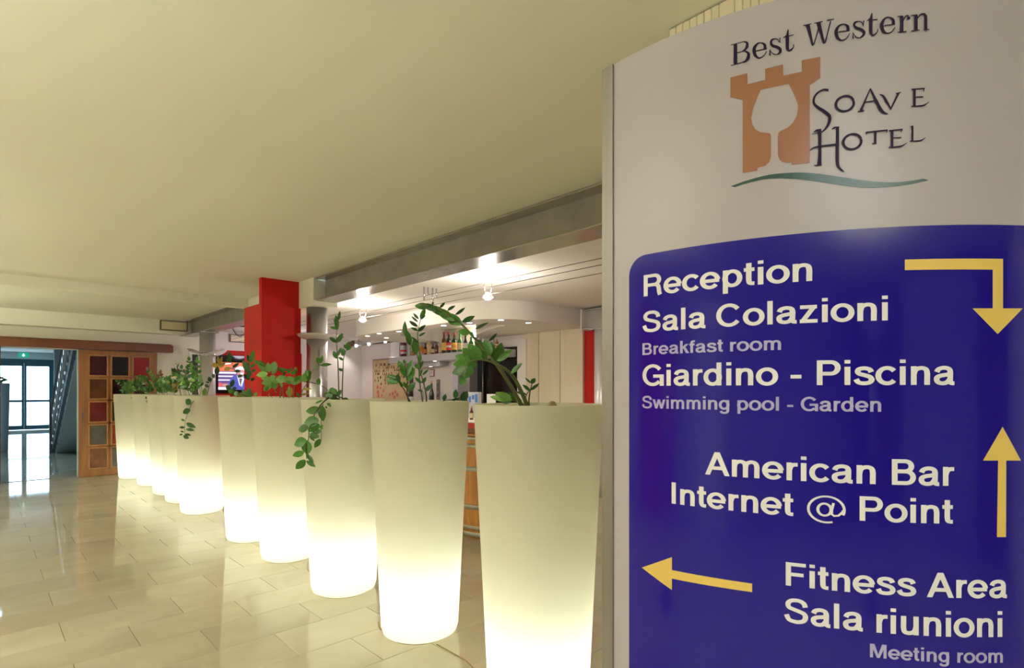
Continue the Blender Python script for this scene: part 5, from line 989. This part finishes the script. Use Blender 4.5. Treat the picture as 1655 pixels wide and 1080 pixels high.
class Plant:
    def __init__(s, k, ox, oy, kx, label, name='zamioculcas_plant'):
        s.k = k; s.w = wdist(k); s.c = (ox, oy, kx); x, y, _ = PL[k]
        s.org = Vector((x, y, PH-0.05))
        s.t = thing(name, label, 'plant', s.org, 0, 'plants growing in the glowing planters')
    def P(s, x, y, d=0.0):
        return at(s.c[0]+x/s.c[2], s.c[1]+y/s.c[2], s.w+d)
    def stem(s, pts, r0, r1, m=None, leaves=(), kind='g', d0=0.0, root=True, jit=0.35):
        """pts (x, y[, depth]); leaves: (bx, by, tx, ty, width[, kind])"""
        W3 = [s.P(p[0], p[1], p[2] if len(p) > 2 else d0) for p in pts]
        if root:
            b = W3[0]; g = s.org+(b-s.org)*0.45; g.z = s.org.z-0.005
            q = b.copy(); q.z = min(b.z, s.org.z+0.04)
            W3 = [g]+W3
        C = sample(W3); n = len(C)
        rad = [r1+(r0-r1)*(1-i/(n-1))**1.7 for i in range(n)]
        st = MB().tube([c-s.org for c in C], rad, 7).build('stem', m or M_stem, s.t)
        for lf in leaves:
            bx, by, tx, ty, wd_ = lf[:5]; kd = lf[5] if len(lf) > 5 else kind
            # depth of the stem near the leaf base
            bb = min(range(len(pts)), key=lambda i: (pts[i][0]-bx)**2+(pts[i][1]-by)**2)
            dd = pts[bb][2] if len(pts[bb]) > 2 else d0
            base = s.P(bx, by, dd-0.004); L = math.hypot(tx-bx, ty-by)/s.c[2]/F*s.w
            tip = s.P(tx, ty, dd+rp.uniform(-jit, jit*0.6)*L)
            leaf(st, s.org, base, tip, wd_/s.c[2]/F*s.w, kd)
        return st
    def pinnate(s, pts, ll, lw, n, kind='g', d0=0.0, r=0.004, m=None, ang=55, start=0.25, kinds=None, root=True):
        """a stem with n pairs of leaflets generated along it; ll, lw in crop units"""
        lv = []; C = sample([Vector((p[0], p[1], 0)) for p in pts], 8); N = len(C)
        for i in range(n):
            u = start+(1-start)*(i+0.5)/n; j = min(N-2, int(u*(N-1))); p = C[j]; d = (C[j+1]-p).normalized()
            sc_ = 1.0-0.45*abs(2*u-1.1)
            for sd in (-1, 1):
                a = sd*R(ang+rp.uniform(-14, 14)); dx = d.x*math.cos(a)-d.y*math.sin(a); dy = d.x*math.sin(a)+d.y*math.cos(a)
                l = ll*sc_*rp.uniform(0.8, 1.15)
                lv.append((p.x, p.y, p.x+dx*l, p.y+dy*l, lw*sc_*rp.uniform(0.7, 1.1), rp.choice(kinds) if kinds else kind))
        e = C[-1]; d = (C[-1]-C[-3]).normalized(); lv.append((e.x, e.y, e.x+d.x*ll*0.8, e.y+d.y*ll*0.8, lw*0.8, rp.choice(kinds) if kinds else kind))
        s.stem(pts, r, r*0.5, m, lv, d0=d0, root=root)
# plant in the largest planter
p = Plant(0, 660, 480, 6.0, 'big green plant arching left and right from the largest planter')
p.stem([(1095, 1052, 0), (990, 860, -0.02), (850, 650, -0.05), (760, 540, -0.06), (600, 355, -0.08), (510, 262, -0.08), (400, 190, -0.10), (280, 110, -0.12), (90, 72, -0.14)], 0.0125, 0.003, leaves=[
    (520, 268, 340, 160, 84), (450, 230, 260, 110, 76), (370, 180, 190, 82, 66), (290, 130, 120, 68, 56), (200, 98, 58, 82, 58), (480, 255, 370, 215, 60),
    (305, 105, 358, 52, 24, 'd'), (380, 132, 455, 82, 26, 'd'), (455, 172, 558, 104, 27, 'd'), (520, 245, 648, 186, 44, 'd'), (232, 75, 245, 50, 14, 'd'),
    (600, 345, 480, 338, 58), (650, 312, 778, 246, 26, 'd'), (600, 340, 640, 400, 30), (780, 428, 866, 352, 26, 'd'),
    (790, 565, 640, 425, 88), (800, 560, 735, 415, 78), (825, 600, 800, 430, 60), (850, 655, 915, 440, 96), (700, 470, 660, 410, 50)])
p.stem([(1150, 1052, -0.02), (1100, 930, -0.04), (1030, 790, -0.08), (960, 715, -0.12), (850, 650, -0.16), (760, 617, -0.18), (660, 610, -0.2), (580, 640, -0.2), (545, 700, -0.2), (525, 790, -0.2)], 0.010, 0.003, leaves=[
    (705, 605, 575, 460, 96), (645, 612, 522, 500, 84), (600, 630, 448, 572, 82), (585, 645, 430, 658, 76), (560, 690, 418, 740, 72), (535, 770, 490, 800, 40), (530, 775, 520, 865, 62),
    (570, 655, 668, 655, 84), (558, 700, 636, 735, 78), (548, 740, 600, 775, 62), (760, 600, 700, 520, 60), (870, 600, 1012, 512, 46), (858, 620, 986, 548, 48), (995, 745, 1102, 638, 40)], root=False)
p.stem([(1170, 1052, 0.02), (1180, 920, 0.02), (1195, 860, 0.02), (1198, 832, 0.02)], 0.0045, 0.002, M_stemd, [(1195, 842, 1228, 785, 42, 'd'), (1190, 838, 1130, 783, 18, 'd'), (1185, 905, 1272, 838, 28, 'd'), (1182, 912, 1108, 850, 30, 'd')])
p.stem([(1140, 1040, 0.03), (1145, 950, 0.03), (1182, 905, 0.02)], 0.004, 0.002, M_stemd, [(1145, 945, 1040, 920, 26, 'd')])
p.stem([(1120, 1045, 0.06), (1060, 1015, 0.06), (1000, 1000, 0.06)], 0.005, 0.003, None, [(1010, 1000, 845, 930, 74, 'l'), (980, 1005, 785, 962, 56, 'l'), (1040, 1010, 975, 920, 40), (1100, 1020, 1040, 985, 40), (1000, 1010, 900, 1030, 40, 'd')])
t = thing('coco_husk_piece', 'small brown husk tip poking above the rim of the largest planter', 'husk', (PL[0][0], PL[0][1], PH-0.055))
q = at(893, 655, wdist(0)-0.12)
MB().lathe([(0.032, 0.0), (0.024, 0.05), (0.010, 0.072), (0.0, 0.075)], 9, (q.x-PL[0][0], q.y-PL[0][1])).build('husk', mat('coco_husk', (0.42, 0.31, 0.16), 0.8, noise=(60, (0.30, 0.2, 0.1))), t)
# second planter
p = Plant(1, 460, 440, 4.153, 'tall slim-stemmed green plant in the second planter from the sign')
p.stem([(952, 868), (935, 750), (905, 650), (908, 560), (893, 440), (898, 380), (915, 310), (936, 262)], 0.0065, 0.002, leaves=[(912, 312, 945, 240, 28), (900, 315, 862, 275, 16, 'd'), (896, 335, 848, 295, 14, 'd'), (895, 365, 834, 328, 22, 'd'), (895, 392, 846, 372, 16, 'd'),
    (895, 398, 947, 354, 22, 'd'), (900, 430, 947, 404, 13, 'd'), (912, 318, 948, 288, 12, 'd'), (900, 480, 850, 430, 15, 'd'), (906, 610, 910, 545, 24), (905, 650, 873, 615, 28), (920, 745, 873, 706, 20), (922, 745, 952, 705, 22), (925, 690, 967, 653, 14), (915, 640, 930, 590, 14)], jit=0.6)
p.stem([(926, 868, 0.04), (912, 780, 0.04), (903, 700, 0.03), (898, 600, 0.03), (880, 540, 0.02), (842, 480, 0.0), (812, 420, 0.0)], 0.006, 0.002, leaves=[(812, 432, 804, 328, 28), (842, 492, 820, 388, 36), (882, 555, 868, 448, 42), (902, 665, 908, 590, 22), (945, 800, 987, 753, 26), (928, 800, 893, 790, 15), (905, 700, 925, 650, 18)], jit=0.5)
p.stem([(834, 868, -0.03), (822, 800, -0.03), (822, 720, -0.03), (812, 650, -0.04), (806, 615, -0.04)], 0.006, 0.002, M_stemd, [(818, 690, 762, 588, 30), (818, 700, 852, 588, 36), (822, 738, 872, 640, 42), (812, 655, 755, 610, 24), (826, 800, 875, 738, 40), (812, 700, 770, 645, 20), (822, 780, 795, 735, 22), (806, 615, 800, 585, 18)])
p.stem([(832, 850, -0.05), (800, 785, -0.07), (765, 735, -0.1), (745, 705, -0.1)], 0.005, 0.002, M_stemd, [(766, 738, 680, 726, 36), (756, 712, 684, 694, 26), (766, 745, 766, 690, 22, 'd'), (748, 712, 765, 680, 13), (790, 775, 775, 730, 18)])
p.stem([(1225, 866, 0.05), (1160, 858, 0.0), (1100, 858, -0.05), (1062, 864, -0.08)], 0.005, 0.002, M_stemd, [(1068, 862, 1082, 818, 24, 'd'), (1145, 850, 1150, 786, 32, 'd'), (1185, 862, 1230, 800, 46, 'd'), (1210, 866, 1200, 800, 28, 'd'), (1120, 860, 1180, 845, 14, 'd')])
# third planter: tall pair, low cluster, hanging sprig
p = Plant(2, 460, 440, 4.153, 'green plant with two tall thin shoots and a sprig hanging down the third planter')
p.stem([(366, 840), (358, 600), (348, 470), (350, 380), (360, 300), (368, 275)], 0.0062, 0.002, leaves=[(352, 392, 346, 284, 28), (350, 384, 303, 365, 18), (350, 474, 390, 410, 28), (346, 474, 298, 432, 24), (360, 325, 372, 260, 18), (354, 582, 325, 528, 28), (358, 564, 377, 505, 16), (352, 360, 330, 315, 14)])
p.stem([(387, 840, 0.03), (392, 650, 0.03), (400, 560, 0.03), (428, 500, 0.03), (455, 470, 0.03)], 0.006, 0.002, leaves=[(406, 552, 373, 508, 30), (418, 525, 440, 464, 38), (440, 500, 467, 458, 30, 'r'), (396, 592, 360, 570, 16), (390, 664, 362, 645, 18), (425, 510, 395, 488, 24), (400, 560, 378, 540, 20)])
p.stem([(410, 858, -0.05), (350, 830, -0.12), (300, 806, -0.2)], 0.006, 0.003, M_stemd, [(345, 825, 320, 778, 36), (350, 832, 382, 790, 24), (330, 830, 285, 800, 32), (390, 850, 430, 856, 20), (310, 830, 270, 830, 30), (350, 835, 300, 850, 30)])
p = Plant.__new__(Plant); 
def sub(k, ox, oy, kx, src):
    q = Plant.__new__(Plant); q.k = k; q.w = wdist(k); q.c = (ox, oy, kx); q.org = src.org; q.t = src.t; return q
P3 = [o for o in COL.objects if o.get('label', '').startswith('green plant with two tall')][0]
p.k = 2; p.w = wdist(2); p.c = (460, 640, 8.31); p.org = Vector(P3.location); p.t = P3
dF = -0.335
p.stem([(680, 20, -0.15), (590, 30, -0.27), (505, 100, -0.33), (430, 200, dF), (380, 300, dF), (335, 450, dF), (315, 600, dF), (285, 700, dF), (298, 850, dF)], 0.0058, 0.0025, M_stemd, [
    (490, 185, 272, 205, 88, 'g'), (500, 130, 512, 345, 84), (462, 330, 255, 360, 120), (465, 380, 310, 480, 96), (325, 425, 176, 452, 92), (335, 515, 467, 552, 76), (425, 500, 492, 455, 46), (482, 580, 398, 698, 62),
    (290, 590, 118, 660, 104), (288, 590, 305, 795, 112), (262, 750, 102, 812, 72), (278, 860, 148, 990, 86), (290, 775, 392, 902, 44), (290, 870, 416, 955, 46), (462, 395, 512, 450, 32), (595, 72, 668, 112, 42), (572, 95, 625, 145, 32), (545, 140, 572, 170, 18, 'd'), (515, 55, 402, 105, 24), (330, 540, 405, 610, 26), (640, 40, 740, 50, 44), (600, 30, 640, -30, 40)], root=False, jit=0.3)
p.stem([(515, 110, -0.33), (492, 330, dF), (492, 450, dF), (495, 605, dF)], 0.0028, 0.0015, M_stemd, [(490, 420, 445, 400, 26), (492, 430, 512, 385, 20)], root=False)
# fourth planter
CR2 = (320, 560, 7.523)
p = Plant(3, *CR2, 'bushy light green plant in front of the red pillar')
p.stem([(1000, 628), (1005, 520), (985, 430), (930, 350), (860, 310), (800, 250)], 0.0065, 0.0025, kind='l', leaves=[(862, 305, 715, 215, 64), (850, 330, 702, 352, 66), (868, 315, 852, 190, 56), (915, 300, 932, 178, 78), (800, 225, 655, 168, 44, 'g'), (905, 420, 770, 455, 66), (885, 450, 800, 548, 64), (925, 430, 935, 525, 70), (880, 390, 760, 390, 60), (820, 250, 740, 170, 44, 'g'), (940, 370, 860, 400, 60), (900, 330, 960, 260, 50), (840, 470, 830, 560, 36)])
p.stem([(1040, 628, 0.03), (1030, 540, 0.02), (1040, 470, 0.0), (1160, 430, -0.04), (1240, 430, -0.06)], 0.006, 0.002, kind='l', leaves=[(950, 395, 1105, 402, 84), (1000, 440, 860, 400, 56), (1055, 435, 1185, 388, 84), (1180, 432, 1245, 355, 52, 'g'), (1160, 420, 1085, 365, 52), (1120, 440, 1250, 430, 60), (1000, 440, 1020, 500, 40)])
p.stem([(1160, 628, 0.08), (1170, 500, 0.08), (1185, 400, 0.08), (1150, 310, 0.08), (1050, 280, 0.08)], 0.005, 0.002, kind='g', leaves=[(1045, 325, 955, 245, 32), (1080, 330, 1145, 260, 32), (1182, 335, 1195, 245, 30), (1100, 300, 990, 262, 32), (1120, 320, 1180, 330, 32), (1060, 310, 1030, 370, 26), (1140, 330, 1200, 270, 28)])
p.stem([(1100, 628, -0.05), (1105, 560, -0.05), (1130, 510, -0.05)], 0.004, 0.002, kind='y', leaves=[(1105, 625, 1142, 498, 46, 'y'), (1090, 570, 1112, 475, 26, 'l'), (1100, 600, 1070, 540, 20, 'l')])
p.stem([(1225, 628, 0.0), (1290, 500, -0.03), (1355, 420, -0.05), (1372, 345, -0.06), (1420, 270, -0.08), (1500, 222, -0.1)], 0.005, 0.002, leaves=[(1485, 232, 1628, 214, 36), (1468, 212, 1450, 128, 38), (1490, 205, 1512, 112, 38), (1300, 440, 1288, 325, 64, 'l'), (1345, 425, 1340, 290, 52), (1280, 430, 1225, 350, 52, 'l'), (1330, 370, 1310, 280, 40), (1370, 350, 1345, 280, 36), (1240, 590, 1352, 572, 24, 'y'), (1275, 520, 1380, 516, 30, 'y'), (1230, 610, 1200, 560, 26), (1420, 270, 1480, 240, 24)])
p.stem([(1300, 430, -0.04), (1400, 445, -0.1), (1500, 480, -0.15), (1600, 545, -0.2), (1640, 575, -0.22)], 0.004, 0.002, M_stemd, [(1472, 472, 1470, 375, 38), (1480, 472, 1440, 405, 24), (1600, 550, 1650, 500, 40), (1590, 560, 1540, 600, 40)], root=False)
p.stem([(905, 628, -0.04), (880, 560, -0.05), (925, 530, -0.05)], 0.0025, 0.0015, M_stemd, [(870, 570, 850, 620, 16, 'y'), (925, 532, 960, 560, 14, 'l')])
# fifth planter
p = Plant(4, *CR2, 'mixed green plant in the fifth planter, leaves crossing the television')
p.stem([(640, 622), (650, 500), (640, 350), (635, 200), (665, 90)], 0.006, 0.002, kind='d', leaves=[(635, 205, 682, 40, 54, 'g'), (622, 190, 598, 95, 32), (632, 330, 555, 195, 62), (605, 310, 535, 170, 42), (650, 310, 705, 280, 32), (625, 410, 555, 330, 44), (640, 260, 700, 210, 34), (640, 300, 600, 390, 50), (640, 420, 690, 380, 30), (630, 230, 570, 190, 34)])
p.stem([(610, 622, -0.05), (590, 600, -0.05), (560, 590, -0.06)], 0.004, 0.002, kind='g', leaves=[(600, 622, 455, 604, 54, 'y'), (620, 612, 532, 535, 52), (652, 612, 598, 500, 52, 'd'), (680, 605, 720, 558, 32, 'l'), (640, 620, 560, 570, 40), (590, 620, 500, 560, 46, 'l')])
p.stem([(600, 610, -0.05), (500, 560, -0.1), (440, 540, -0.12), (400, 500, -0.14)], 0.004, 0.002, M_stemd, [(430, 560, 365, 530, 54), (440, 565, 495, 582, 54), (400, 520, 335, 478, 54, 'd'), (405, 495, 432, 400, 46, 'd'), (440, 540, 430, 600, 40), (420, 520, 470, 500, 36, 'd')])
p.stem([(560, 622, 0.1), (500, 400, 0.1), (430, 250, 0.12), (385, 130, 0.12)], 0.004, 0.002, kind='d', leaves=[(390, 190, 378, 55, 44, 'd'), (400, 260, 310, 290, 40, 'y'), (420, 260, 500, 200, 34, 'd'), (440, 300, 520, 300, 34, 'd'), (395, 200, 340, 150, 30, 'd'), (480, 370, 545, 350, 36)])
# sixth planter: yellow-tipped shoot, trailing sprig, bush
p = Plant(5, *CR2, 'plant beyond the gap with a yellow tip, dark shoots and one thin trailing sprig')
p.stem([(105, 605), (150, 450), (200, 340), (225, 260)], 0.0045, 0.002, M_stemd, [(225, 262, 190, 195, 60, 'y'), (245, 240, 300, 120, 32, 'y'), (250, 215, 240, 110, 26, 'y'), (260, 260, 335, 190, 36, 'y'), (152, 432, 130, 368, 42, 'd'), (132, 495, 78, 462, 38, 'd'), (202, 385, 172, 328, 32, 'd'), (140, 445, 88, 430, 18, 'd'), (225, 345, 240, 240, 50, 'd'), (80, 600, 85, 500, 44, 'l')], jit=0.3)
q = sub(5, 180, 560, 6.75, p)
q.stem([(960, 535, -0.2), (880, 620, -0.3), (850, 690, -0.31), (820, 770, -0.31), (802, 860, -0.31), (800, 965, -0.31)], 0.0035, 0.0018, M_stemd, [(868, 628, 805, 580, 56, 'd'), (862, 690, 772, 727, 52, 'd'), (818, 838, 918, 886, 40, 'd'), (815, 903, 905, 916, 28, 'd'), (798, 880, 738, 888, 24, 'd'), (800, 812, 757, 794, 20, 'd'), (792, 936, 750, 922, 14, 'd'), (802, 958, 868, 968, 22, 'd'), (785, 975, 845, 1005, 34, 'd'), (775, 955, 742, 970, 20, 'd')], root=False, jit=0.2)
for pts in ([(1000, 548), (985, 450), (960, 380), (938, 260), (935, 160)], [(940, 548), (900, 420), (860, 280), (848, 160)], [(860, 548), (820, 430), (790, 340), (840, 230)], [(920, 548), (890, 480), (800, 400), (730, 330)], [(960, 548), (930, 450), (900, 330), (880, 230)]):
    q.pinnate(pts, 66, 36, 6, r=0.004, kinds='ggdl', d0=rp.uniform(-0.1, 0.1))
# seventh to tenth planters: bushes
q = Plant(6, 180, 560, 6.75, 'leafy plant with a withered reddish tip, left of the grey column')
for pts in ([(800, 548), (780, 440), (730, 330), (690, 275)], [(760, 548), (730, 450), (680, 400), (640, 390)], [(820, 548), (800, 460), (790, 380), (770, 250)], [(700, 548), (680, 480), (650, 450)]):
    q.pinnate(pts, 68, 36, 6, r=0.004, kinds='ggdy', d0=rp.uniform(-0.1, 0.1))
q.stem([(770, 548), (720, 380), (690, 310)], 0.004, 0.002, M_stemd, [(700, 320, 655, 230, 30, 'r'), (700, 310, 690, 225, 26, 'r'), (710, 305, 735, 240, 26, 'r'), (690, 325, 670, 300, 40, 'r'), (715, 200, 695, 175, 8, 'd'), (720, 230, 740, 180, 8, 'd'), (718, 260, 720, 190, 10, 'd')])
q = Plant(7, 180, 560, 6.75, 'low leafy plant in the planter third from the sliding door')
for pts in ([(560, 545), (560, 470), (580, 400), (620, 350)], [(620, 545), (600, 470), (640, 400)], [(590, 545), (530, 450), (500, 400)]):
    q.pinnate(pts, 64, 34, 6, r=0.004, kinds='ggdl')
q = Plant(8, 180, 560, 6.75, 'dense green plant in the planter second from the sliding door')
for pts in ([(470, 545), (460, 440), (430, 330), (400, 265)], [(450, 545), (420, 460), (370, 420)], [(480, 545), (500, 440), (520, 350), (530, 300)], [(430, 545), (400, 400), (340, 350), (250, 340)], [(500, 545), (540, 470), (590, 380)]):
    q.pinnate(pts, 60, 30, 6, r=0.004, kinds='ggdr')
q.stem([(500, 540, -0.2), (470, 550, -0.28), (400, 590, -0.30)], 0.003, 0.002, M_stemd, [(400, 585, 390, 620, 24, 'd'), (415, 575, 412, 620, 20, 'd'), (395, 575, 375, 545, 24, 'd'), (450, 555, 460, 590, 18, 'd'), (480, 548, 500, 580, 24, 'd'), (430, 565, 440, 600, 16, 'd')], root=False)
q = Plant(9, 180, 560, 6.75, 'green feathery plant in the farthest planter, leaning left')
for pts in ([(280, 540), (230, 480), (150, 430), (80, 390)], [(290, 540), (260, 450), (200, 400)], [(310, 540), (300, 440), (310, 350)], [(260, 540), (190, 490), (130, 480)], [(320, 540), (350, 450), (360, 380)], [(330, 540), (380, 480), (410, 440)]):
    q.pinnate(pts, 58, 28, 6, r=0.004, kinds='ggld', ang=60)
q.stem([(270, 540, -0.2), (245, 560, -0.28), (250, 625, -0.3)], 0.0025, 0.0015, M_stemd, [(250, 570, 235, 540, 40, 'd'), (250, 600, 262, 630, 22, 'd'), (246, 575, 260, 560, 14, 'd')], root=False)
# sprig in the far hall pot
t = thing('potted_plant', 'small dark plant in the tall grey planter of the far hall', 'plant', HALLPOT)
st = MB().tube([(0, 0, 0), (0.03, 0, 0.12), (0.10, 0, 0.18)], 0.006, 6).build('stem', M_stemd, t)
o_ = Vector(HALLPOT)
for k in range(14):
    a = rp.uniform(0, 6.28); b = o_+Vector((rp.uniform(0, 0.1), 0, rp.uniform(0.05, 0.18))); leaf(st, o_, b, b+Vector((math.cos(a)*0.1+0.03, math.sin(a)*0.05, rp.uniform(-0.05, 0.09))), 0.04, 'd')
# ---------------------------------------------------------------- floor cables between the planters
def floor_cable(pxs, label):
    pts = [at(x, y, F*(E-0.006)/(y-HY)) for x, y in pxs]
    for q_ in pts: q_.z = 0.004
    MB().tube(sample(pts), 0.0035, 6).build('power_cable', mat('tan_cable', (0.30, 0.20, 0.06), 0.4), label=label, cat='cable')
floor_cable([(706, 1041), (730, 1054), (752, 1067), (768, 1083), (790, 1120), (840, 1200)], 'tan power cable running over the floor between the two nearest planters')
floor_cable([(497, 909), (497, 920), (505, 926)], 'short power cable loop behind the fourth planter base')
floor_cable([(611, 1005), (612, 1012), (617, 1018)], 'short power cable loop between the second and third planter bases')
